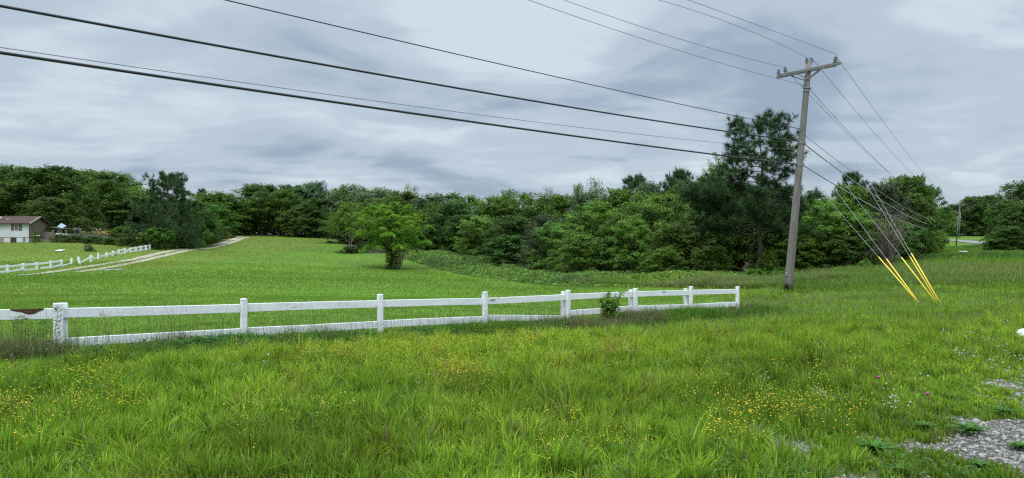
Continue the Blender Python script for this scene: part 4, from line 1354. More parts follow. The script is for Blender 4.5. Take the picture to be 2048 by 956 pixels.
yo = (on_pole(139) - mid)[1]
for fx_, sgn in ((.025, -1), (.025, 1), (.97, -1), (.97, 1)):
    q = ca + (cb_ - ca) * (fx_ + .05 * (sgn > 0) * (1 if fx_ < .5 else -1)) + cn * sgn * .165 + np.array((0, yo, .065))
    insulator(q)
for dx in (-.09, .10):
    insulator(ptop + np.array((dx, 0, -.12)))
    MB().beam(ptop + np.array((dx, 0, -.45)) - PO, ptop + np.array((dx, 0, -.10)) - PO, .04, .03).build('pin_bracket', M['steel'], pole)
for py_, dx in ((171, -.16), (177, .15), (258, -.15), (283, -.13), (329, -.14), (329, .15), (287, .14)):
    q = on_pole(py_)
    mb = MB()
    mb.tube([q - PO, q + (dx, -.06, 0) - PO], .02, 6)
    mb.lathe(q + (dx, -.06, -.06) - PO, [(.02, 0), (.045, .01), (.045, .04), (.028, .06), (.045, .08), (.045, .11), (.02, .12)], 10)
    mb.build('spool_bracket', M['steel'], pole)
MB().tube([on_pole(y_, .0, -.17) - PO for y_ in (560, 480, 400, 345)], .012, 5).build('ground_wire', M['wire'], pole)
MB().box(on_pole(548, -.17, -.10) - PO, (.10, .08, .16), bev=.01).build('meter_tag', M['steel'], pole)
for y_, r_ in ((176, .15), (183, .152), (287, .165), (331, .17)):
    q = on_pole(y_) - PO
    MB().lathe(q, [(r_ - .01, -.02), (r_, -.02), (r_, .02), (r_ - .01, .02)], 16, paxis).build('band', M['steel'], pole)
rng = np.random.default_rng(5)
vc_ = copy_tree(ivy)
vc_.location = (pb[0] - .1, PY - .15, pz - .05)
vc_.scale = (.13, .13, .16)
tag(vc_, 'small leafy vine at the foot of the leaning utility pole', 'climbing plant')

# ------------------------------------------------------------------ overhead wires
WIRES = 'overhead wires on the leaning pole'
LD = -np.array((FD[0], FD[1]))


def wire(A, d, pix, rad, mat, label, t_end=None, name='overhead_wire', near=False, B=None):
    """a wire from A in the vertical plane along d; height a parabola through the photo points"""
    A = np.array(A, float)
    d = np.array(d, float); d /= np.linalg.norm(d)
    ts, zz = [0.0], [A[2]]
    for px_, py_ in pix:
        k_ = (px_ - CX) / F
        t_ = (k_ * A[1] - A[0]) / (d[0] - k_ * d[1])
        Y_ = A[1] + d[1] * t_
        ts.append(t_); zz.append(zpx(py_, Y_))
    if B is not None:
        ts.append(np.linalg.norm(np.array(B)[:2] - A[:2])); zz.append(B[2])
        t_end = ts[-1]
    deg = min(2, len(ts) - 1)
    wts = np.ones(len(ts)); wts[0] = 50
    if B is not None: wts[-1] = 50
    cf = np.polyfit(ts, zz, deg, w=wts)
    t_ = np.linspace(0, t_end, 60) ** 1.0
    z_ = np.polyval(cf, t_)
    P = np.c_[A[0] + d[0] * t_, A[1] + d[1] * t_, z_]
    P[0] = A
    o = MB().tube(P - A, rad, 6)
    ob = o.build(name, M[mat], smooth=True, origin=None)
    ob.location = A
    tag(ob, label, 'cable' if 'cable' in label else 'wire', WIRES)
    return ob


E = 46.0
insL = ca + (cb_ - ca) * .03 + np.array((0, yo - .165, .36))
insR = ca + (cb_ - ca) * .97 + np.array((0, yo - .165, .36))
wire(insL, LD, [(1350, 75), (1128, 0)], .008, 'wire', 'bare wire from the left end of the crossarm towards the upper left', E)
wire(ptop + (-.09, 0, .16), LD, [(1470, 50), (1318, 0)], .008, 'wire', 'bare wire from the very top of the leaning pole towards the upper left', E)
wire(insR, LD, [(1520, 52), (1377, 0)], .008, 'wire', 'topmost bare wire running off from the right end of the crossarm', E)
wire(on_pole(171, -.16, -.06), LD, [(1330, 92), (1057, 0)], .008, 'wire', 'bare wire just below the crossarm running off over the field', E)
wire(on_pole(258, -.15, -.06), LD, [(1509, 240), (1024, 133), (450, 0)], .013, 'cable', 'thin dark wire crossing the sky above the two thick cables', 34)
wire(on_pole(283, -.13, -.06), LD, [(1324, 244), (1024, 194), (512, 105), (0, 12)], .026, 'cable', 'upper thick black cable crossing the whole sky', E)
wire(on_pole(300, -.13, -.04), LD, [(1460, 289), (1024, 238), (512, 166), (0, 97)], .007, 'wire', 'very thin wire just above the lowest thick cable', E)
wire(on_pole(329, -.14, -.06), LD, [(1320, 294), (1024, 256), (512, 181), (0, 105)], .029, 'cable', 'lowest thick black cable crossing the whole sky', E)
# on towards the distant pole
FPY = 150.0
fpx = at(1912, FPY)
FP = np.array((fpx, FPY, H(fpx, FPY)))
fp_top = np.array((at(1920, FPY), FPY, zpx(407, FPY)))


def to_far(A, tgt, pix, rad, mat, label):
    A = np.array(A, float); tgt = np.array(tgt, float)
    d = tgt[:2] - A[:2]
    return wire(A, d, pix, rad, mat, label, B=tgt)


to_far(insR + (.08, .33, 0), fp_top + (.5, 0, .2), [(1870, 372), (1780, 257)], .010, 'wire', 'outermost wire from the right end of the crossarm to the distant pole')
to_far(ptop + (.10, 0, .16), fp_top + (-.4, 0, .2), [(1826, 350), (1720, 229)], .010, 'wire', 'wire from the pole top to the distant pole')
to_far(insL + (.25, .33, 0), fp_top + (-1.3, 0, .15), [(1650, 224), (1780, 347)], .010, 'wire', 'wire from the left end of the crossarm passing behind the pole to the distant one')
to_far(on_pole(177, .15, .06), fp_top + (-.1, 0, -.9), [(1650, 214), (1719, 286)], .010, 'wire', 'wire from the bracket below the crossarm to the distant pole')
to_far(on_pole(270, .14, .06), np.array((at(1916, FPY), FPY, zpx(432, FPY))), [(1700, 345), (1850, 434)], .014, 'strand', 'thin dark cable sagging to the distant pole above the thick ones')  # these three dark cables get a pale grey that paints their sheen
to_far(on_pole(287, .14, .06), np.array((at(1916, FPY), FPY, zpx(440, FPY))), [(1696, 351), (1850, 447)], .026, 'strand', 'thick black cable sagging from mid pole to the distant pole')
to_far(on_pole(329, .15, .06), np.array((at(1915, FPY), FPY, zpx(446, FPY))), [(1650, 359), (1770, 425), (1860, 459)], .026, 'strand', 'lowest thick black cable sagging to the distant pole')

# guy wires with yellow guards
GUY = 'guy wires of the leaning pole'
guys = [((1603, 337), (1757, 518), (1838, 603), 22.8, 'guy wire with yellow guard, leftmost of the five'),
        ((1611, 293), (1773, 529), (1840, 604), 22.3, 'guy wire with short yellow guard crossing just right of the leftmost one'),
        ((1617, 264), (1803, 510), (1873, 601), 22.6, 'guy wire with yellow guard, middle one of the five'),
        ((1620, 180), (1820, 504), (1877, 600), 22.2, 'guy wire with yellow guard, inner one of the steep right pair'),
        ((1624, 157), (1823, 501), (1882, 600), 22.0, 'guy wire with yellow guard, outermost of the steep right pair')]
for (ax_, ay_), (gx_, gy_), (bx_, by_), Yb, lb_ in guys:
    A = on_pole(ay_, .10, 0)
    B = np.array((at(bx_, Yb), Yb, H(at(bx_, Yb), Yb) - .05))
    k_ = (gx_ - CX) / F
    # point of the line A-B seen in column gx_
    t_ = (k_ * A[1] - A[0]) / ((B[0] - A[0]) - k_ * (B[1] - A[1]))
    Gp = A + (B - A) * t_
    root = empty('guy_wire', B)
    tag(root, lb_, 'guy wire', GUY)
    MB().tube([A - B, Gp - B, (0, 0, 0)], .0055, 5).build('strand', M['strand'], root)
    MB().tube([Gp - B, (Gp - B) * .5, (0, 0, 0)], .020, 10).build('guard', M['yellow'], root, smooth=True)

# ------------------------------------------------------------------ distant poles
def far_pole(name, base, top, label, arm=True, k=1.0):
    r_ = empty(name, base)
    tag(r_, label, 'utility pole')
    base = np.array(base)
    MB().tube([(0, 0, -.2), (top - base) / 2, top - base], [.14 * k, .12 * k, .095 * k], 8).build('shaft', M['pole'], r_, smooth=True)
    if arm:
        c_ = top - base + np.array((0, 0, -.35))
        MB().beam(c_ + (-1.9, -.16, .12), c_ + (.75, -.16, -.05), .1, .13).build('crossarm', M['arm'], r_)
        MB().beam(c_ + (-.8, -.22, .0), c_ + (-.05, -.16, -.7), .03, .05).build('brace', M['arm'], r_)
        for dx in (-1.75, -.7, .6):
            MB().lathe(c_ + (dx, -.16, .13), [(.03, 0), (.08, .03), (.08, .12), (.04, .16), (.05, .25)], 8).build('insulator', M['ceramic'], r_)
    return r_


far_pole('utility_pole', FP, fp_top, 'small distant utility pole with crossarm standing before the country road')
q = hit(1919, 474)
q = np.array((at(1918, 186), 186, H(at(1918, 186), 186)))
far_pole('utility_pole', q, np.array((at(1921, 186), 186, zpx(425, 186))), 'thin distant pole without crossarm on the lawn beyond the road', False, .7)

# ------------------------------------------------------------------ the mobile home
M['siding'] = pbr('weathered_white_siding', (0.56, 0.58, 0.61), 0.7, 0.3, 0.06, 1.2, stretch=(1, 1, .3), dirt=(1.3, 0.60, (0.30, 0.27, 0.25), 0.5))
M['roof'] = pbr('brown_shingles', (0.080, 0.056, 0.050), 0.95, 0.1, 0.25, 3)
M['gable'] = pbr('bare_brown_boards', (0.16, 0.125, 0.10), 0.9, 0.1, 0.3, 2, stretch=(1, 1, .2))
M['shutter'] = pbr('dull_red_brown_shutter', (0.17, 0.095, 0.095), 0.8, 0.2, 0.1, 4)
M['glass'] = pbr('dark_window_glass', (0.03, 0.035, 0.04), 0.1, 0.6, 0.1, 2)
M['skirt'] = pbr('block_skirting', (0.30, 0.27, 0.25), 0.9, 0.1, 0.2, 1.5, dirt=(1.0, .55, (.13, .08, .06), .7))
M['trim'] = pbr('cream_trim', (0.55, 0.50, 0.42), 0.8, 0.2, 0.12, 3)
M['blue'] = pbr('faded_blue_white_tarp', (0.30, 0.37, 0.45), 0.6, 0.3, 0.35, 1.5)
HX, HY = at(57.5, 110.0), 110.0
hz = H(HX, HY)
home = empty('mobile_home', (HX - 9, HY, hz))
tag(home, 'low white mobile home with brown roof and one shuttered window', 'mobile home')
HO = np.array(home.location)
zs0, zw0, ze = hz - .2, zpx(474.5, HY), zpx(446.5, HY)
WIDE, DEEP = 17.0, 4.3
# siding with vertical battens
mb = MB().box(np.array((HX - WIDE / 2, HY + DEEP / 2, (zw0 + ze) / 2)) - HO, (WIDE, DEEP, ze - zw0))
for k in range(40):
    mb.box(np.array((HX - .2 - k * .42, HY - .008, (zw0 + ze) / 2)) - HO, (.03, .014, ze - zw0 - .02))
mb.build('wall', M['siding'], home)
mb = MB().box(np.array((HX + .012, HY + DEEP / 2, (zw0 + ze) / 2)) - HO, (.024, DEEP - .02, ze - zw0))
V = [(HX - .02, HY, ze), (HX - .02, HY + DEEP, ze), (HX - .02, HY + DEEP / 2, ze + .98), (HX + .02, HY, ze), (HX + .02, HY + DEEP, ze), (HX + .02, HY + DEEP / 2, ze + .98)]
mb.add(np.array(V) - HO, [(0, 2, 1), (3, 4, 5), (0, 1, 4, 3), (1, 2, 5, 4), (2, 0, 3, 5)])
mb.build('gable_wall', M['gable'], home)
mb = MB().box(np.array((HX - WIDE / 2 - .06, HY + DEEP / 2, (zs0 + zw0) / 2 - .005)) - HO, (WIDE - .14, DEEP - .14, zw0 - zs0 - .01))
mb.build('skirting', M['skirt'], home)
for x0_, w0_, mt_ in ((-1.5, .95, 'siding'), (-3.55, 1.0, 'siding'), (-.3, .55, 'siding'), (-2.5, .85, 'rot'), (-5.2, .9, 'siding')):
    MB().box(np.array((HX + x0_, HY + .055, (zs0 + zw0) / 2 + .02)) - HO, (w0_, .03, (zw0 - zs0) * .82)).build('skirting_panel', M[mt_], home)
rf = MB()
rx0, rx1 = HX - WIDE - .3, HX + .45
for sgn in (0, 1):
    y0_ = HY - .4 if sgn == 0 else HY + DEEP + .4
    a = [(rx0, y0_, ze - .06), (rx1, y0_, ze - .06), (rx1, HY + DEEP / 2, ze + 1.12), (rx0, HY + DEEP / 2, ze + 1.12)]
    b = [(x_, y_, z_ + .09) for x_, y_, z_ in a]
    V = np.array(a + b) - HO
    rf.add(V, [(0, 1, 2, 3), (7, 6, 5, 4), (0, 4, 5, 1), (1, 5, 6, 2), (3, 2, 6, 7), (0, 3, 7, 4)])
roof = rf.build('roof', M['roof'], home)
MB().beam(np.array((rx0, HY - .42, ze - .03)) - HO, np.array((rx1, HY - .42, ze - .03)) - HO, .03, .15).build('fascia', M['roof'], roof)
for sgn in (0, 1):
    y0_ = HY - .42 if sgn == 0 else HY + DEEP + .42
    MB().beam(np.array((rx1 + .02, y0_, ze - .05)) - HO, np.array((rx1 + .02, HY + DEEP / 2, ze + 1.13)) - HO, .04, .17).build('barge_board', M['trim'] if sgn == 0 else M['roof'], roof)
for px_, z_ in ((15, .62), (1, .95)):
    xx = at(px_, HY + 1)
    MB().tube([np.array((xx, HY + 1.1, ze + z_ - .15)) - HO, np.array((xx, HY + 1.1, ze + z_ + .16)) - HO], .16, 8).build('roof_vent', M['siding'], roof)
wx, wz = at(33.2, HY), zpx(454.3, HY)
win = MB()
for dx, dz, sx, sz in ((-.30, 0, .07, .98), (.30, 0, .07, .98), (0, .47, .6, .07), (0, -.47, .6, .08), (0, -.02, .6, .05)):
    win.box(np.array((wx + dx, HY - .045, wz + dz)) - HO, (sx, .05, sz))
win = win.build('window', M['white'], home)
MB().box(np.array((wx, HY - .024, wz)) - HO, (.56, .01, .92)).build('pane', M['glass'], win)
MB().box(np.array((wx - .05, HY - .034, wz + .28)) - HO, (.3, .01, .34)).build('curtain', M['shutter'], win)
for sgn in (-1, 1):
    mb = MB()
    cx_ = wx + sgn * .60
    for dx in (-.22, .22): mb.box(np.array((cx_ + dx, HY - .035, wz)) - HO, (.06, .04, 1.12))
    for k in range(9): mb.box(np.array((cx_, HY - .03, wz - .5 + k * .125)) - HO, (.38, .03, .085))
    mb.build('shutter', M['shutter'], home)
# lean-to porch behind the gable
por = empty('porch', (HX + 1.2, HY + 6.5, hz))
tag(por, 'ramshackle open porch at the back corner of the mobile home', 'porch')
O_ = np.array(por.location)
for dx, dy in ((-.7, -1.2), (1.3, -1.2), (1.3, 1.2)):
    MB().box((dx, dy, 1.2), (.12, .12, 2.6)).build('post', M['gable'], por)
MB().beam((-1.0, -1.3, 2.6), (1.7, -1.3, 2.25), 3.0, .08, up=(0, 0, 1)).build('roof', M['roof'], por)
tp_ = MB()
rng = np.random.default_rng(8)
gxx, gyy = np.meshgrid(np.linspace(0, 1, 9), np.linspace(0, 1, 7))
Vt = np.c_[gxx.ravel() * .9 - .1, -1.2 + gyy.ravel() * .9, 3.0 + .5 * gyy.ravel() - .35 * gxx.ravel() + rng.normal(size=63) * .05]
ft = [(r * 9 + c_, r * 9 + c_ + 1, r * 9 + c_ + 10, r * 9 + c_ + 9) for r in range(6) for c_ in range(8)]
tp_.add(Vt, ft)
tarp = tp_.build('tarp', M['blue']); tarp.location = O_ + np.array((0, 0, -.3))
tarp.modifiers.new('thick', 'SOLIDIFY').thickness = .03
tag(tarp, 'crumpled blue and white tarp on the porch roof beside the mobile home', 'tarp')
bd = MB().box((0, 0, 0), (.9, .05, .95), bev=.01)
for k in range(4): bd.box((-.33 + .22 * k, -.035, 0), (.03, .02, .9))
bd = bd.build('weathered_board', M['siding']); bd.location = O_ + np.array((.3, -1.32, 1.95))
tag(bd, 'pale upright panel leaning against the porch behind the mobile home', 'panel')

# yard fence of grey boards
M['boards'] = pbr('grey_fence_boards', (0.20, 0.165, 0.135), 0.9, 0.1, 0.25, 3, stretch=(1, 1, .3))
M['boards_d'] = pbr('dark_fence_boards', (0.13, 0.125, 0.12), 0.9, 0.1, 0.3, 3, stretch=(1, 1, .3))
yf = empty('board_fence', (at(92, 111.5), 111.5, H(at(92, 111.5), 111.5)))
tag(yf, 'tall grey board fence running from the mobile home into the vines', 'fence')
YO = np.array(yf.location)
rgf = random.Random(9)
for p0_, p1_, Y0_, top0, top1, mt_ in ((78, 106, 112.5, 463.5, 463.5, 'boards'), (106, 132, 112, 466, 468, 'boards_d'), (132, 160, 112.3, 466, 467.5, 'boards_d'), (160, 200, 112.6, 467, 470, 'boards_d'), (200, 262, 113, 471, 472, 'boards_d')):
    mb = MB()
    xa, xb = at(p0_, Y0_), at(p1_, Y0_)
    nb = int((xb - xa) / .17)
    for k in range(nb):
        x_ = xa + (xb - xa) * (k + .5) / nb
        if rgf.random() < .04: continue
        tz = zpx(top0 + (top1 - top0) * k / nb, Y0_) + rgf.uniform(-.04, .04)
        bz = H(x_, Y0_) - .05
        mb.box(np.array((x_, Y0_ + rgf.uniform(-.01, .01), (tz + bz) / 2)) - YO, (.15, .02, tz - bz), z=(rgf.uniform(-.01, .01), 0, 1))
    mb.build('board_panel', M[mt_], yf)
    for x_ in (xa + .05, xb - .05):
        MB().box(np.array((x_, Y0_ + .07, H(x_, Y0_) + .9)) - YO, (.11, .11, 2.0)).build('post', M['boards'], yf)


def plank(name, a, b, w_, th, mat, label, cat):
    a, b = np.array(a), np.array(b)
    o = MB().beam(a - (a + b) / 2, b - (a + b) / 2, w_, th, bev=.01).build(name, M[mat])
    o.location = (a + b) / 2
    tag(o, label, cat)
    return o


a_, b_ = hit(105, 483.3), hit(128, 479.0)
plank('plank', (a_[0], 111.2, zpx(483, 111.2)), (b_[0] + .1, 111.2, zpx(479, 111.2)), .2, .14, 'boards', 'loose grey plank leaning along the foot of the board fence', 'plank')
plank('plank', (at(107, 111), 111.6, zpx(467.5, 111.6)), (at(131, 111), 111.6, zpx(469.5, 111.6)), .1, .22, 'siding', 'white board nailed across the top of the board fence', 'board')
plank('plank', (at(66, 109), 109, zpx(472.3, 109)), (at(80, 109), 109, zpx(470.5, 109)), .08, .10, 'siding', 'short white board sticking out of the bush at the gable end', 'board')
plank('plank', (at(88, 111), 111.4, zpx(482, 111.4)), (at(97, 111), 111.4, zpx(473, 111.4)), .06, .12, 'boards', 'slanting prop board against the grey board fence', 'board')
place(shrub, 71, 109.2, 461, 14, 'small green bush against the gable wall of the mobile home', 'bushes', 'bush', mat='leaf_mid')

# stump, stone slab, white block, puddle
sb = hit(176, 502)
st = empty('tree_stump', sb)
tag(st, 'dark weedy tree stump standing on the lawn before the vine covered fence', 'stump')
MB().lathe((0, 0, -.1), [(.62, 0), (.5, .25), (.44, .6), (.42, .95), (.38, 1.05)], 12).build('wood', M['bark'], st)
place(shrub, 181, sb[1] - .5, 492, 20, 'weeds growing round the tree stump', 'bushes', 'bush', mat='leaf_mid')
sl = hit(120, 502.5)
o = MB().box((0, 0, 0), (.85, .9, .10), z=(.05, -.16, 1), bev=.02).build('stone_slab', M['siding']); o.location = sl + (0, 0, .12)
tag(o, 'pale flat slab lying on the lawn left of the tree stump', 'slab')
M['pale_rock'] = pbr('pale_gravel_patch', (.30, .30, .31), .9, .2, .2, 2)
q0, q1 = hit(205, 541), hit(250, 538.5)
ribbon('gravel_patch', [q0, (q0 + q1) / 2 + (0, .3, 0), q1], 1.3, M['pale_rock'], .04, .6, 5)
M['white_block'] = pbr('chalky_white_paint', (.78, .80, .82), .6, .3, .06, 6, dirt=(9, .64, (.35, .33, .3), .5))


def rounded_block(name, loc, dims, mat, label, cat, rz=0.0, seed=1):
    rng = np.random.default_rng(seed)
    n_, m_ = 28, 14
    V, Fc = [], []
    for j in range(m_ + 1):
        ph = -math.pi / 2 + math.pi * j / m_
        for i in range(n_):
            th = 2 * math.pi * i / n_
            d_ = np.array((math.cos(ph) * math.cos(th), math.cos(ph) * math.sin(th), math.sin(ph)))
            s_ = np.sign(d_) * np.abs(d_) ** .55
            k_ = 1 + .06 * math.sin(3 * th + ph * 2) + rng.normal() * .006
            V.append(s_ * np.array(dims) / 2 * k_)
    for j in range(m_):
        for i in range(n_):
            i2 = (i + 1) % n_
            Fc.append((j * n_ + i, j * n_ + i2, (j + 1) * n_ + i2, (j + 1) * n_ + i))
    mb = MB(); mb.add(V, Fc)
    o = mb.build(name, M[mat], smooth=True)
    o.location = loc; o.rotation_euler = (0, 0, rz)
    tag(o, label, cat)
    return o


wb = hit(2062, 682)
rounded_block('white_rock', wb + (.08, 0, .07), (.50, .34, .22), 'white_block', 'white painted rock in the grass at the right edge of the view', 'rock', .3)
o = hit(1927, 509.5)
rounded_block('white_rag', (at(1927, 88), 88, H(at(1927, 88), 88) + .3), (1.1, .4, .12), 'white_far', 'pale scrap lying in the rough grass before the distant pole', 'scrap', .1, 3)

# ------------------------------------------------------------------ grass
rng = np.random.default_rng(2024)


def sample_view(n_, y0, y1, pad=.06, umin=-.75, umax=.75, power=0.0):
    """ground points, evenly dense on the ground or denser near by, over a fan a little wider than the view"""
    a, b = math.log(y0), math.log(y1)
    f = rng.uniform(0, 1, n_)
    if power: 
        y = (y0 ** power + f * (y1 ** power - y0 ** power)) ** (1 / power)
    else:
        y = np.exp(a + f * (b - a))
    x = rng.uniform(-1, 1, n_) * (y * (umax + pad) + 2.4)
    return x, y


def blades(x, y, z, h, w_, lean_d, lean, cb_, ct_):
    n_ = len(x)
    az = rng.uniform(0, 2 * math.pi, n_)
    sx, sy = np.cos(az) * w_ / 2, np.sin(az) * w_ / 2
    dx, dy = np.cos(lean_d) * lean, np.sin(lean_d) * lean
    V = np.empty((n_, 5, 3), dtype=np.float32)
    V[:, 0] = np.c_[x - sx, y - sy, z - .02]
    V[:, 1] = np.c_[x + sx, y + sy, z - .02]
    mx_, my_, mz_ = x + dx * h * .30, y + dy * h * .30, z + h * .58
    V[:, 2] = np.c_[mx_ + sx * .8, my_ + sy * .8, mz_]
    V[:, 3] = np.c_[mx_ - sx * .8, my_ - sy * .8, mz_]
    V[:, 4] = np.c_[x + dx * h, y + dy * h, z + h * (1 - .35 * lean ** 2)]
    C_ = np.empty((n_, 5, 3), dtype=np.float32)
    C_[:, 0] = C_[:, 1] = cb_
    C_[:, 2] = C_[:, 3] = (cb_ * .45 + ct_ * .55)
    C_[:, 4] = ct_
    i = np.arange(n_)[:, None] * 5
    return V.reshape(-1, 3), i + np.array([0, 1, 2, 3]), i + np.array([3, 2, 4]), C_.reshape(-1, 3)


def grass_obj(name, label, sets, mat='grass', cat='grass'):
    V, Q, T, C_, s_ = [], [], [], [], 0
    for v_, q_, t_, c_ in sets:
        V.append(v_); Q.append(q_ + s_); T.append(t_ + s_); C_.append(c_)
        s_ += len(v_)
    o = np_mesh(name, np.concatenate(V), [np.concatenate(Q), np.concatenate(T)], M[mat], np.concatenate(C_))
    tag(o, label, cat, kind='stuff')
    return o


G1 = np.array((0.205, 0.358, 0.032))     # fresh
G2 = np.array((0.120, 0.240, 0.020))     # deep
G3 = np.array((0.270, 0.385, 0.032))     # yellowing
G4 = np.array((0.300, 0.255, 0.130))     # straw
G5 = np.array((0.052, 0.130, 0.024))     # dark weeds


def mixcol(a, b, t):
    return a + (b - a) * np.clip(t, 0, 1)[:, None]


def patches(x, y):
    return fbm(x, y, .45, 101, 4), fbm(x, y, 1.7, 202, 3), fbm(x, y, .10, 303, 3)


def px_of(x, y):
    return CX + F * x / y


# --- the rough verge on this side of the fence
def verge_pts(n_, y0, y1, power):
    x, y = sample_view(n_, y0, y1, power=power)
    s, tt = fence_side(x, y)
    k = ~in_field(x, y) & ~((px_of(x, y) < 1060) & (y > 30)) & (y < y1)
    return x[k], y[k], s[k], tt[k]


sets = []
for n_, y0, y1, pw, hs, ws, clump in ((400000, 3.0, 12, 1.0, 1.0, 1.0, True), (120000, 11, 30, .4, 1.0, 1.0, True), (90000, 28, 75, .3, 1.0, 1.0, True)):
    x, y, s, tt = verge_pts(n_, y0, y1, pw)
    if clump:      # gather blades into tufts
        cell = .13 + y * .006
        cx_, cy_ = np.round(x / cell), np.round(y / cell)
        jx, jy = _hash(cx_, cy_, 7), _hash(cx_, cy_, 8)
        kx, ky = (cx_ + jx - .5) * cell, (cy_ + jy - .5) * cell
        m_ = .55 * rng.uniform(0, 1, len(x)) ** .5
        x2, y2 = x + (kx - x) * m_, y + (ky - y) * m_
        tuft = _hash(cx_, cy_, 9)
        dirx, diry = x - kx, y - ky
        x, y = x2, y2
    a, b, cc = patches(x, y)
    gmk = gravel_mask(x, y)
    dens = np.clip(1.25 - gmk * 1.6, .0, 1) * np.clip(.35 + b * 1.5, .2, 1)
    mow = fbm(x, y, .8, 55, 2)
    k = rng.uniform(0, 1, len(x)) < dens
    x, y, s, tt, a, b, cc, gmk, tuft, dirx, diry, mow = [q[k] for q in (x, y, s, tt, a, b, cc, gmk, tuft, dirx, diry, mow)]
    z = H(x, y)
    h = (.05 + .12 * a + .17 * tuft ** 4 + .06 * b) * rng.uniform(.45, 1.2, len(x))
    h *= (1 - .5 * gmk) * (1 - .62 * worn(x, y))
    h *= 1 + np.clip((y - 28) / 30, 0, .9)
    # right-hand bank is mown shorter near the gravel
    # taller and darker along the fence
    fr = np.exp(-((s + .35) / .5) ** 2) * (tt < FLEN + 1) * (y < 30)
    h *= 1 - fr * .35
    h = np.where((s > -1.2) & (s < .4) & (y < 26), np.minimum(h, .20), h)
    h = np.where((s > -.75) & (s < .4) & (y < 26), np.minimum(h, .10), h)
    w_ = (.0058 + .0062 * rng.uniform(0, 1, len(x)) ** 2) * (1 + .5 * tuft)
    w_ = np.maximum(w_, y * .00052)
    ld = np.arctan2(diry + rng.normal(size=len(x)) * .05, dirx + rng.normal(size=len(x)) * .05)
    lean = np.clip(rng.normal(.38, .26, len(x)), 0, 1.1)
    base = mixcol(G1, G2, (a - .42) * 3.2)
    base = mixcol(base, G3, (cc - .5) * 2.5 + (b - .6) * 1.2)
    yl = np.clip(1 - np.abs(y - 11 - x * .1) / 9, 0, 1) * np.clip((x + 1) / 6, 0, 1)
    base = mixcol(base, G3, yl * .35)
    fr2 = np.exp(-((s + .9) / 1.05) ** 2) * (tt < FLEN + .5) * (y < 30)
    base = mixcol(base, G5, fr2 * np.clip(.75 + .8 * (b - .35), 0, 1))
    brown = np.clip((fbm(x, y, .9, 818, 3) - .5) * 6, 0, 1) * np.exp(-((s + .55) / .5) ** 2) * (tt < FLEN + .5) * (y < 30)
    base = mixcol(base, np.array((.15, .125, .065)), brown * .7)
    base = base * (1.10 - .32 * np.clip((fbm(x, y, .6, 919, 3) - .5) * 5, 0, 1))[:, None]
    base = base * (0.50 + .95 * rng.uniform(0, 1, (len(x), 1)))
    dead = rng.uniform(0, 1, len(x)) < (.03 + .05 * (b > .6) + .10 * gmk)
    base[dead] = G4 * rng.uniform(.5, 1.1, (dead.sum(), 1))
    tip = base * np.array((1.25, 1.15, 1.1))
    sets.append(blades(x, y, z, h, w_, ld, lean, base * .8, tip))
grass_obj('rough_grass', 'rough uncut grass of the verge between the fence and the road', sets)

# --- mown field beyond the fence
sets = []
for n_, y0, y1, pw in ((220000, 9, 30, .3), (200000, 28, 80, .2), (110000, 74, 175, .2)):
    x, y = sample_view(n_, y0, y1, power=pw)
    s, tt = fence_side(x, y)
    px_, py_ = to_px(x, y, H(x, y))
    k = in_field(x, y) & ~((px_ > 690) & (y > 112)) & ~((px_ < 400) & (y > 116) & (px_ < 600))
    k &= ~((py_ < 484) & (px_ < 470))
    x, y, px_ = x[k], y[k], px_[k]
    a, b, cc = patches(x, y)
    z = H(x, y)
    h = (.03 + .045 * a + .02 * rng.uniform(0, 1, len(x))) * rng.uniform(.6, 1.4, len(x)) * (1 + np.clip((y - 30) / 60, 0, .8))
    w_ = np.maximum(.0045, y * .00055)
    big = fbm(x, y, .035, 404, 3)
    streak = fbm(x * .25, y, .5, 444, 3)
    base = mixcol(np.array((.125, .222, .024)), np.array((.092, .178, .022)), (a - .4) * 2 + (streak - .5) * 2)
    base = mixcol(base, np.array((.165, .230, .032)), (big - .42) * 4)
    yard = (y > 84) & (px_ < 330)
    base[yard] = base[yard] * np.array((1.2, .9, 1.2))
    base *= 1.14
    base *= (1 + .34 * (fbm(x * .4, y, .09, 515, 3) - .5))[:, None]
    base *= rng.uniform(.92, 1.08, (len(x), 1))
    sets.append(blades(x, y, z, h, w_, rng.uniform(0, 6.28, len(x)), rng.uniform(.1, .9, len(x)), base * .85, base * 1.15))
grass_obj('mown_grass', 'short mown bright green grass of the field behind the white fence', sets)

# --- rank weeds and long grass right at the fence
sets = []
n_ = 46000
f = rng.uniform(-1.4, 7.4, n_)
px0, py0 = F0[0] + (fence_pt(7)[0] - F0[0]) * f / 7, F0[1] + (fence_pt(7)[1] - F0[1]) * f / 7
off = rng.normal(-.48, .36, n_)
x, y = px0 + FN[0] * off, py0 + FN[1] * off
cl = fbm(x, y, 1.1, 66, 3)
k = rng.uniform(0, 1, n_) < np.clip((cl - .30) * 2.6, .05, 1)
x, y, cl, off = x[k], y[k], cl[k], off[k]
h = (.09 + .58 * np.clip(cl - .36, 0, 1)) * rng.uniform(.4, 1.6, len(x))
col_ = mixcol(G5 * 1.05, G2, rng.uniform(0, 1, len(x)))
dead = fbm(x, y, .75, 88, 3) > .52
dead &= rng.uniform(0, 1, len(x)) < .75
col_[dead] = np.array((.20, .165, .090)) * rng.uniform(.6, 1.2, (dead.sum(), 1))
sets.append(blades(x, y, H(x, y), h, np.maximum(.006, y * .0005), rng.uniform(0, 6.28, len(x)), rng.uniform(.1, .9, len(x)), col_ * .85, col_ * 1.2))
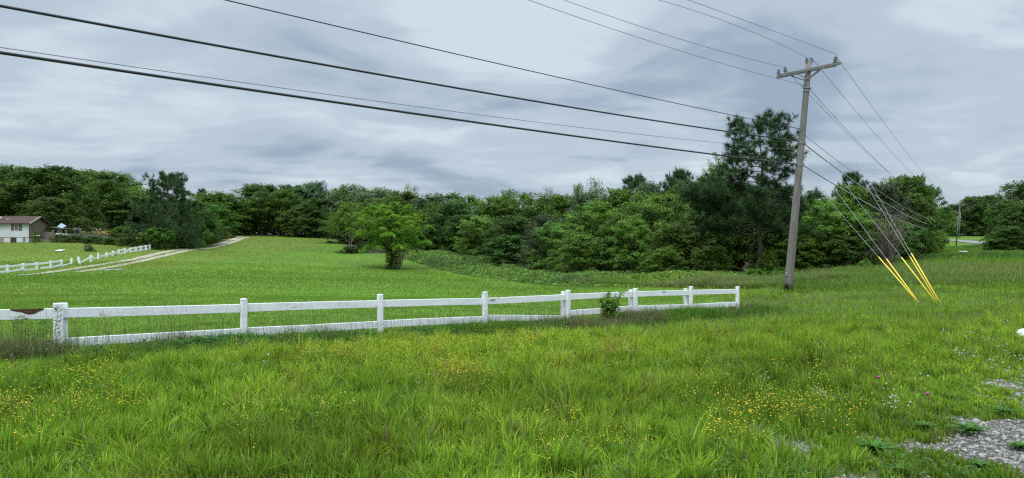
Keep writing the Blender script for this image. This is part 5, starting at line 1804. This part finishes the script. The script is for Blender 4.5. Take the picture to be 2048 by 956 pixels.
# thick clumps hiding stretches of the bottom rail
f = np.concatenate([rng.normal(c_, s_, n_) for c_, s_, n_ in ((.92, .16, 1500), (3.45, .30, 3600), (1.75, .25, 1500), (2.6, .15, 900), (5.6, .5, 1500), (-.35, .3, 1800))])
off = rng.normal(-.30, .22, len(f))
x = F0[0] + (fence_pt(7)[0] - F0[0]) * f / 7 + FN[0] * off
y = F0[1] + (fence_pt(7)[1] - F0[1]) * f / 7 + FN[1] * off
cl = fbm(x, y, 2.3, 61, 2)
cw_ = mixcol(np.array((.060, .150, .026)), np.array((.115, .235, .030)), rng.uniform(0, 1, len(x)))
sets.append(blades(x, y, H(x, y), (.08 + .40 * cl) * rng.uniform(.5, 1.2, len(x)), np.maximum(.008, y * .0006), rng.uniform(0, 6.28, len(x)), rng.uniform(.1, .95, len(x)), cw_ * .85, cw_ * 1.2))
# thin seed stalks standing above the rails
n_ = 900
f = rng.uniform(-1.2, 4.8, n_)
x = F0[0] + (fence_pt(7)[0] - F0[0]) * f / 7 + FN[0] * (k_off := rng.normal(-.15, .3, n_))
y = F0[1] + (fence_pt(7)[1] - F0[1]) * f / 7 + FN[1] * k_off
sets.append(blades(x, y, H(x, y), rng.uniform(.4, .95, n_), np.full(n_, .0055), rng.uniform(0, 6.28, n_), rng.uniform(.05, .35, n_), np.tile(G5, (n_, 1)), np.tile(np.array((.22, .19, .10)), (n_, 1))))
grass_obj('fence_weeds', 'long dark grass and dead stalks grown up along the foot of the white fence', sets, cat='weeds')


# --- leafy ground cover: brambles, tall weeds, low weeds
def leaf_cover(name, label, pts, hgt, leaf, per, col, seed, cat, mat='weed', spread=.5, flatn=.8):
    r_ = np.random.default_rng(seed)
    x, y = pts
    n_ = len(x)
    P = np.repeat(np.c_[x, y, H(x, y)], per, 0)
    hh = np.repeat(hgt, per)
    up = r_.uniform(.1, 1.0, len(P)) ** .7
    d = r_.normal(size=(len(P), 2)) * spread * (1.15 - up[:, None] * .6)
    P[:, :2] += d
    P[:, 2] += hh * up
    nn = np.c_[d * .8, np.full(len(P), flatn)] + r_.normal(size=(len(P), 3)) * .45
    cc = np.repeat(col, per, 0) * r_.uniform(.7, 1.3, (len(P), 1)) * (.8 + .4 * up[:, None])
    lw = np.repeat(leaf, per)
    V, Fc, C_ = leaves(P, nn, lw, lw * .55, cc, r_)
    o = np_mesh(name, V, [Fc], M[mat], C_)
    tag(o, label, cat, kind='stuff')
    return o


# brambles between the lawn and the woodland
n_ = 5200
px_ = rng.uniform(800, 1500, n_)
Y0_ = np.interp(px_, [800, 950, 1100, 1330, 1500], [99, 71, 50, 41, 35])
Y1_ = np.interp(px_, [800, 950, 1100, 1330, 1500], [112, 96, 80, 64, 50])
Yb = Y0_ + (Y1_ - Y0_) * rng.uniform(0, 1, n_) ** 1.15
x, y = at(px_, Yb), Yb
lump = fbm(x, y, .28, 71, 3)
edge = np.clip((Yb - Y0_) / 4, 0.25, 1)
hb = (.5 + 1.3 * np.clip(lump - .3, 0, 1)) * edge * np.interp(px_, [800, 1050, 1150, 1500], [1.0, 1.15, .8, .75])
cbr = mixcol(np.array((.115, .230, .040)), np.array((.070, .145, .032)), (fbm(x, y, .5, 91, 3) - .35) * 2.5)
cbr = mixcol(cbr, np.array((.135, .24, .030)), (fbm(x, y, .16, 92, 2) - .55) * 4)
leaf_cover('bramble_thicket', 'thicket of brambles and weeds between the mown field and the woodland', (x, y), hb, np.full(n_, .24), 15, cbr, 4, 'brambles', spread=.42)

# tall pale weeds along the front of the thicket and under the pines
n_ = 30000
px_ = rng.uniform(1040, 1770, n_)
Ya = np.interp(px_, [1040, 1330, 1500, 1770], [56, 40, 33, 37]) + rng.exponential(3.2, n_)
x, y = at(px_, Ya), Ya
cl = fbm(x, y, .35, 16, 3)
h = (.35 + .9 * np.clip(cl - .3, 0, 1)) * rng.uniform(.4, 1.2, n_)
cw = mixcol(np.array((.14, .24, .035)), np.array((.20, .23, .08)), (fbm(x, y, .2, 17, 3) - .5) * 4 + np.clip((px_ - 1330) / 300, 0, .4))
grass_obj('tall_weeds', 'pale tall weeds and long grass in front of the woodland and the big pine', [blades(x, y, H(x, y), h, np.full(n_, .045), rng.uniform(0, 6.28, n_), rng.uniform(.1, .6, n_), cw * .8, cw * 1.15)], cat='weeds')

# rough grass of the bank running to the distant road
n_ = 60000
px_ = rng.uniform(1560, 2200, n_)
Ya = (30 ** .1 + rng.uniform(0, 1, n_) * (150 ** .1 - 30 ** .1)) ** 10
k = (Ya < np.interp(px_, [1560, 1800, 1830, 1860, 1900, 1990], [46, 66, 90, 120, 152, 140]))
px_, Ya = px_[k], Ya[k]
x, y = at(px_, Ya), Ya
a, b, cc = patches(x, y)
big = fbm(x, y, .09, 505, 3)
h = (.22 + .3 * b) * rng.uniform(.5, 1.3, len(x)) * (1 + (big > .58) * .5) * np.clip((165 - y) / 70, .3, 1)
cw = mixcol(np.array((.120, .215, .032)), np.array((.180, .225, .065)), (big - .42) * 3.5)
cw = mixcol(cw, G5, (cc - .52) * 3)
cw *= rng.uniform(.75, 1.25, (len(x), 1))
grass_obj('bank_grass', 'rough uneven grass of the bank rising to the distant road', [blades(x, y, H(x, y), h, np.maximum(.02, y * .0009), rng.uniform(0, 6.28, len(x)), rng.uniform(.2, .9, len(x)), cw * .85, cw * 1.12)])

# low broad leaves among the near grass (clover and weeds)
x, y = sample_view(9000, 4.2, 22, power=.6)
s, tt = fence_side(x, y)
nz = fbm(x, y, .9, 606, 3)
k = ((s < -.1) | (tt > FLEN)) & (nz > .52) & (gravel_mask(x, y) < .6)
x, y = x[k], y[k]
cw = mixcol(np.array((.055, .130, .035)), np.array((.09, .19, .035)), rng.uniform(0, 1, len(x)))
leaf_cover('clover', 'low clover and broad leaved weeds among the near grass', (x, y), .10 + .10 * rng.uniform(0, 1, len(x)), .022 + .018 * rng.uniform(0, 1, len(x)), 10, cw, 9, 'clover', spread=.06)

# dark leafy weeds at the foot of the fence
f = np.concatenate([rng.normal(c_, s_, n_) for c_, s_, n_ in ((.85, .22, 420), (-.08, .08, 160), (2.1, .25, 200), (1.5, .4, 150), (3.6, .4, 200), (5.9, .4, 120), (-.5, .3, 160))])
off = rng.normal(-.42, .22, len(f))
x = F0[0] + (fence_pt(7)[0] - F0[0]) * f / 7 + FN[0] * off
y = F0[1] + (fence_pt(7)[1] - F0[1]) * f / 7 + FN[1] * off
cw = mixcol(np.array((.040, .110, .028)), np.array((.070, .170, .030)), rng.uniform(0, 1, len(x)))
leaf_cover('leafy_weeds', 'dark leafy weeds crowding the foot of the white fence', (x, y), (.08 + .16 * rng.uniform(0, 1, len(x))), .045 + .03 * rng.uniform(0, 1, len(x)), 12, cw, 10, 'weeds', spread=.09)


# --- flowers
def flower_patch(name, label, centres, rad, stem_h, petal, stemc, cat, seed=1, mult=1.0):
    r_ = np.random.default_rng(seed)
    X_, Y_, Rr = [], [], []
    for px_, py_, sx, sy, n_ in centres:
        n_ = int(n_ * mult)
        nc_ = max(3, n_ // 14)
        kc = np.c_[r_.normal(px_, sx, nc_), r_.normal(py_, sy, nc_)]
        q = kc[r_.integers(0, nc_, n_)] + np.c_[r_.normal(0, 8, n_), r_.normal(0, 3, n_)]
        for a_, b_ in q:
            if b_ > 1000 or b_ < 640: continue
            g_ = gfast(a_, b_)
            X_.append(g_[0]); Y_.append(g_[1])
    x, y = np.array(X_), np.array(Y_)
    n_ = len(x)
    z = H(x, y)
    h = stem_h * r_.uniform(.6, 1.25, n_)
    top = np.c_[x + r_.normal(size=n_) * .03, y + r_.normal(size=n_) * .03, z + h]
    R_ = np.maximum(rad * r_.uniform(.6, 1.3, n_), y * .00055)
    V, T, C_ = [], [], []
    ang = np.arange(6) / 6 * 2 * math.pi
    nn = np.c_[r_.normal(size=(n_, 2)) * .45 + np.array((0, -.35)), np.ones(n_)]
    nn /= np.linalg.norm(nn, axis=1)[:, None]
    a, b = rot_frames(nn, r_)
    # cup of six petals round a centre point, and a closed underside
    ring = top[:, None] + R_[:, None, None] * (np.cos(ang)[None, :, None] * a[:, None] + np.sin(ang)[None, :, None] * b[:, None]) + nn[:, None] * (R_ * .35)[:, None, None]
    allv = np.concatenate([top[:, None], ring, (top + nn * (R_ * .55)[:, None])[:, None]], 1)      # 8 verts
    i = np.arange(n_)[:, None] * 8
    for j in range(6):
        j2 = (j + 1) % 6
        T.append(i + np.array([0, 1 + j2, 1 + j]))
        T.append(i + np.array([7, 1 + j, 1 + j2]))
    pc = petal * r_.uniform(.75, 1.15, (n_, 1))
    cc = np.repeat(pc[:, None], 8, 1)
    cc[:, 7] *= .75
    # stems
    bx = np.c_[x, y, z]
    d = np.c_[np.full(n_, .0022), np.zeros(n_), np.zeros(n_)]
    sv = np.stack([bx - d, bx + d, top], 1)
    Vv = np.concatenate([allv.reshape(-1, 3), sv.reshape(-1, 3)])
    si = n_ * 8 + np.arange(n_)[:, None] * 3
    T.append(si + np.array([0, 1, 2]))
    CC = np.concatenate([cc.reshape(-1, 3), np.tile(stemc, (n_ * 3, 1))])
    o = np_mesh(name, Vv, [np.concatenate(T)], M['petal'], CC)
    tag(o, label, cat, kind='stuff')
    return o


# quick lookup of ground points for photo pixels near by
_pxg, _pyg = np.linspace(-60, 2110, 60), np.linspace(630, 1010, 50)
_hy = np.array([[hit(a, b)[1] for a in _pxg] for b in _pyg])


def gfast(a, b):
    u_ = np.clip((a + 60) / (2170) * 59, 0, 58.99); v_ = np.clip((b - 630) / 380 * 49, 0, 48.99)
    i, j = int(v_), int(u_)
    fu, fv = u_ - j, v_ - i
    Y_ = (_hy[i, j] * (1 - fu) + _hy[i, j + 1] * fu) * (1 - fv) + (_hy[i + 1, j] * (1 - fu) + _hy[i + 1, j + 1] * fu) * fv
    return at(a, Y_), Y_


YC = np.array((.80, .63, .05)); YG = np.array((.55, .50, .06)); OR = np.array((.60, .33, .06))
flower_patch('buttercups', 'small yellow wildflowers scattered in drifts through the verge', [
    (925, 772, 55, 16, 420), (1010, 706, 70, 12, 380), (860, 722, 55, 10, 260), (690, 736, 40, 12, 240), (640, 745, 50, 12, 110), (560, 730, 60, 16, 90), (180, 800, 55, 18, 200), (110, 855, 60, 14, 160), (40, 880, 40, 18, 120), (260, 845, 40, 16, 70),
    (110, 765, 60, 16, 80), (1530, 860, 50, 26, 330), (1440, 900, 55, 28, 150), (1600, 850, 40, 20, 100), (1700, 780, 90, 26, 150), (1470, 680, 90, 14, 160), (1180, 920, 60, 22, 110), (1380, 790, 60, 20, 70), (700, 860, 250, 50, 130), (1000, 700, 200, 20, 200), (20, 950, 40, 20, 40), (1700, 880, 120, 30, 60)],
        .0062, .25, YC, G2, 'flowers', 3, 1.45)
flower_patch('orange_seed_heads', 'orange brown seed heads of dry sorrel between the yellow flowers', [
    (1222, 718, 14, 8, 110), (1140, 748, 14, 8, 60), (880, 790, 14, 8, 40), (920, 775, 30, 10, 70), (1030, 690, 60, 8, 90), (830, 720, 20, 8, 50), (585, 820, 8, 14, 26), (700, 725, 20, 10, 50), (1260, 705, 8, 8, 20), (635, 812, 6, 6, 12)],
    .0065, .24, OR, np.array((.25, .14, .05)), 'flowers', 4)
flower_patch('clover_flowers', 'white clover flowers on the right of the verge by the gravel', [
    (1810, 836, 26, 8, 42), (1930, 690, 50, 14, 60), (1990, 740, 50, 20, 60), (2020, 700, 30, 20, 40), (1940, 720, 40, 10, 30), (1680, 770, 100, 50, 24), (1230, 735, 60, 12, 22), (500, 740, 120, 14, 26), (2030, 770, 20, 20, 20), (900, 640, 200, 10, 10)],
    .010, .17, np.array((.62, .60, .52)), G2, 'flowers', 5)
for k_, (a_, b_, lb_) in enumerate(((1757, 769, 'small purple flower in the grass, the upper left one of two'), (1855, 806, 'small purple flower beside the gravel, the lower right one of two'))):
    x_, y_ = gfast(a_, b_ + 20)
    r_ = empty('purple_flower', (float(x_), float(y_), H(x_, y_)))
    tag(r_, lb_, 'flower')
    MB().tube([(0, 0, 0), (.01, 0, .1), (0, 0, .17)], .003, 4).build('stem', M['leaf_stem'] if 'leaf_stem' in M else M['bark'], r_)
    MB().lathe((0, 0, .165), [(.004, 0), (.014, .006), (.018, .014), (.012, .022), (.004, .026)], 8).build('bloom', M.setdefault('purple', pbr('purple_petals', (.35, .05, .30), .7, .2, .1, 40)), r_)

# --- dandelion-like leaf rosettes near the gravel: single plants
def rosette(name, seed, n_, ln, wd, col):
    r_ = np.random.default_rng(seed)
    V, T, C_ = [], [], []
    s_ = 0
    for i in range(n_):
        az = i * 2.4 + r_.uniform(-.3, .3)
        l_ = ln * r_.uniform(.6, 1.15)
        el = r_.uniform(.25, 1.15)
        d = np.array((math.cos(az), math.sin(az), 0)); sd = np.array((-d[1], d[0], 0))
        k_ = 7
        for j in range(k_):
            t_ = j / (k_ - 1)
            c_ = d * l_ * (math.cos(el) * t_ + .1 * t_ * t_) + np.array((0, 0, l_ * (math.sin(el) * t_ - .55 * t_ * t_ * math.sin(el)) + .01))
            w_ = wd * math.sin(math.pi * min(.98, .12 + .83 * t_)) * (1 + .3 * (j % 2)) / 2
            V += [c_ - sd * w_ + (0, 0, w_ * .35), c_, c_ + sd * w_ + (0, 0, w_ * .35)]
            C_ += [col * r_.uniform(.8, 1.2)] * 3
        for j in range(k_ - 1):
            b = s_ + j * 3
            T += [(b, b + 1, b + 4, b + 3), (b + 1, b + 2, b + 5, b + 4)]
        s_ += k_ * 3
    return np_mesh(name, V, [T], M['weed'], np.array(C_))


ros = rosette('weed_rosette', 1, 60, .26, .024, np.array((.075, .185, .026)))
ros2 = rosette('weed_rosette', 2, 46, .20, .024, np.array((.060, .165, .025)))
RS = [(1748, 905, 1.3, 'broad leaved weed rosette at the bottom edge left of the grey gravel'), (1800, 950, 1.25, 'lush weed rosette at the very bottom before the gravel'), (1940, 868, 1.35, 'spiky weed rosette between the gravel patches'),
      (1900, 800, .9, 'small weed rosette above the gravel'), (1850, 860, 1.0, 'weed rosette left of the spiky one in the gravel'), (1590, 950, 1.2, 'weed rosette at the bottom edge left of the lush one'), (2010, 830, 1.0, 'weed rosette by the gravel near the right edge'), (1960, 940, 1.1, 'weed rosette in the lower right corner gravel'), (2040, 900, .9, 'rightmost weed rosette in the gravel'),
      (505, 704, 1.5, 'bright weed clump at the fence foot by the second post'), (560, 708, 1.5, 'bright weed clump right of the second fence post'), (690, 700, 1.4, 'bright weed clump left of the third fence post'), (780, 690, 1.3, 'bright weed clump under the third fence post')]
for k_, (a_, b_, s_, lb_) in enumerate(RS):
    x_, y_ = gfast(a_, b_)
    src = (ros, ros2)[k_ % 2]
    if k_ < 2: o = src
    else:
        o = src.copy(); COL.objects.link(o)
    o.location = (float(x_), float(y_), H(x_, y_) + .01)
    o.scale = (s_ * (.5 if k_ < 9 else .8),) * 3
    o.rotation_euler = (0, 0, k_ * 1.7)
    tag(o, lb_, 'weed', 'leafy weed rosettes')

# --- sapling growing through the fence
sap = empty('sapling', (0, 0, 0))
f = (1215 - 1137) / (1269 - 1137)
sp = fence_pt(4 + f * .93) - FN * .12
sap.location = (sp[0], sp[1], H(sp[0], sp[1]))
tag(sap, 'young leafy sapling growing through the rails between two white posts', 'sapling')
r_ = np.random.default_rng(6)
PP, NN = [], []
tw = MB()
hz_ = zpx(578, sp[1]) - sap.location.z
for i in range(9):
    az, sp_ = i * 2.4, r_.uniform(.12, .34)
    e_ = np.array((math.cos(az) * sp_ + .06 * i / 9, math.sin(az) * sp_ * .6, hz_ * (.5 + .45 * i / 9)))
    p = limb_path((0, 0, hz_ * .1 * i / 9), e_, r_, 5, .12, .03)
    tw.tube(p, np.linspace(.008, .003, 5), 4)
    for k_ in range(90):
        t_ = r_.uniform(.2, 1.1)
        q = p[0] + (e_ - p[0]) * t_ + r_.normal(size=3) * .045 - np.array((0, 0, .03))
        PP.append(q); NN.append(np.array((r_.normal() * .5, -.4 + r_.normal() * .4, .8)))
tw.build('stem', M['bark'], sap)
cc = np.array((.085, .20, .025)) * r_.uniform(.6, 1.3, (len(PP), 1))
V, Fc, C_ = leaves(np.array(PP), np.array(NN), .10, .045, cc, r_)
np_mesh('foliage', V, [Fc], M['weed'], C_, sap)
# tall green goldenrod stalks by the first post
gr = np.random.default_rng(12)
for k_, (px_, top_, lb_) in enumerate(((108, 612, 'tall leafy green stalk in front of the first white post'), (87, 640, 'tall leafy stalk just left of the first white post'), (36, 632, 'leafy stalk in front of the rotten patch on the top rail'), (50, 632, 'second leafy stalk in front of the rotten top rail'), (70, 655, 'shorter leafy stalk under the rotten rail patch'))):
    Y_ = 9.55
    x_ = at(px_, Y_); z_ = H(x_, Y_)
    r0_ = empty('leafy_stalk', (x_, Y_, z_)); tag(r0_, lb_, 'plant', 'leafy stalks by the first white post')
    h_ = zpx(top_, Y_) - z_
    p = limb_path((0, 0, 0), (.05 if k_ == 0 else .0, 0, h_), gr, 6, 0, .012)
    MB().tube(p, np.linspace(.006, .002, 6), 4).build('stem', M['weed_stem'] if 'weed_stem' in M else M.setdefault('weed_stem', pbr('green_stem', (.07, .13, .03), .7, .2, .1, 9)), r0_)
    n_ = 90
    t_ = gr.uniform(.05, 1, n_)
    az = gr.uniform(0, 6.28, n_)
    P = np.c_[np.interp(t_, np.linspace(0, 1, 6), p[:, 0]) + np.cos(az) * .045, np.interp(t_, np.linspace(0, 1, 6), p[:, 1]) + np.sin(az) * .045, t_ * h_ + .01]
    V, Fc, C_ = leaves(P, np.c_[np.cos(az) * -.5, np.sin(az) * -.5, np.full(n_, .9)], .085, .016, np.array((.07, .17, .03)) * gr.uniform(.7, 1.3, (n_, 1)), gr)
    np_mesh('foliage', V, [Fc], M['weed'], C_, r0_)

# --- loose gravel stones
x, y = rng.uniform(1.5, 8.0, 60000), rng.uniform(4.0, 9.6, 60000)
gk = gravel_mask(x, y)
k = (rng.uniform(0, 1, len(x)) < gk * 1.1) & (x / y < .85)
x, y = x[k], y[k]
n_ = len(x)
sz = rng.uniform(.006, .020, n_) * rng.uniform(.6, 1.4, n_)
octv = np.array([(1, 0, 0), (0, 1, 0), (-1, 0, 0), (0, -1, 0), (0, 0, .6), (0, 0, -.6)])
octf = np.array([(0, 1, 4), (1, 2, 4), (2, 3, 4), (3, 0, 4), (1, 0, 5), (2, 1, 5), (3, 2, 5), (0, 3, 5)])
an = rng.uniform(0, 6.28, n_)
jit = 1 + rng.normal(size=(n_, 6, 1)) * .28
v_ = octv[None] * jit * sz[:, None, None]
v_[:, :, 0] *= rng.uniform(.8, 1.8, (n_, 1))
vx = v_[:, :, 0] * np.cos(an)[:, None] - v_[:, :, 1] * np.sin(an)[:, None]
vy = v_[:, :, 0] * np.sin(an)[:, None] + v_[:, :, 1] * np.cos(an)[:, None]
V = np.stack([vx + x[:, None], vy + y[:, None], v_[:, :, 2] + (H(x, y) + sz * .2)[:, None]], -1).reshape(-1, 3)
Fc = (np.arange(n_)[:, None, None] * 6 + octf[None]).reshape(-1, 3)
gc = np.repeat(np.array((.235, .222, .205))[None] * rng.uniform(.4, 1.35, (n_, 1)) * (1 + rng.normal(size=(n_, 3)) * .03), 6, 0)


def stone_mat():
    mt, t, o = new_mat('crushed_limestone')
    b = t.nodes.new('ShaderNodeBsdfPrincipled')
    b.inputs['Roughness'].default_value = .85
    vc = t.nodes.new('ShaderNodeVertexColor'); vc.layer_name = 'col'
    t.links.new(vc.outputs[0], b.inputs['Base Color'])
    t.links.new(b.outputs[0], o.inputs[0])
    return mt


o = np_mesh('gravel', V, [Fc], stone_mat(), gc)
tag(o, 'loose grey gravel showing through the grass in the lower right corner', 'gravel', kind='stuff')
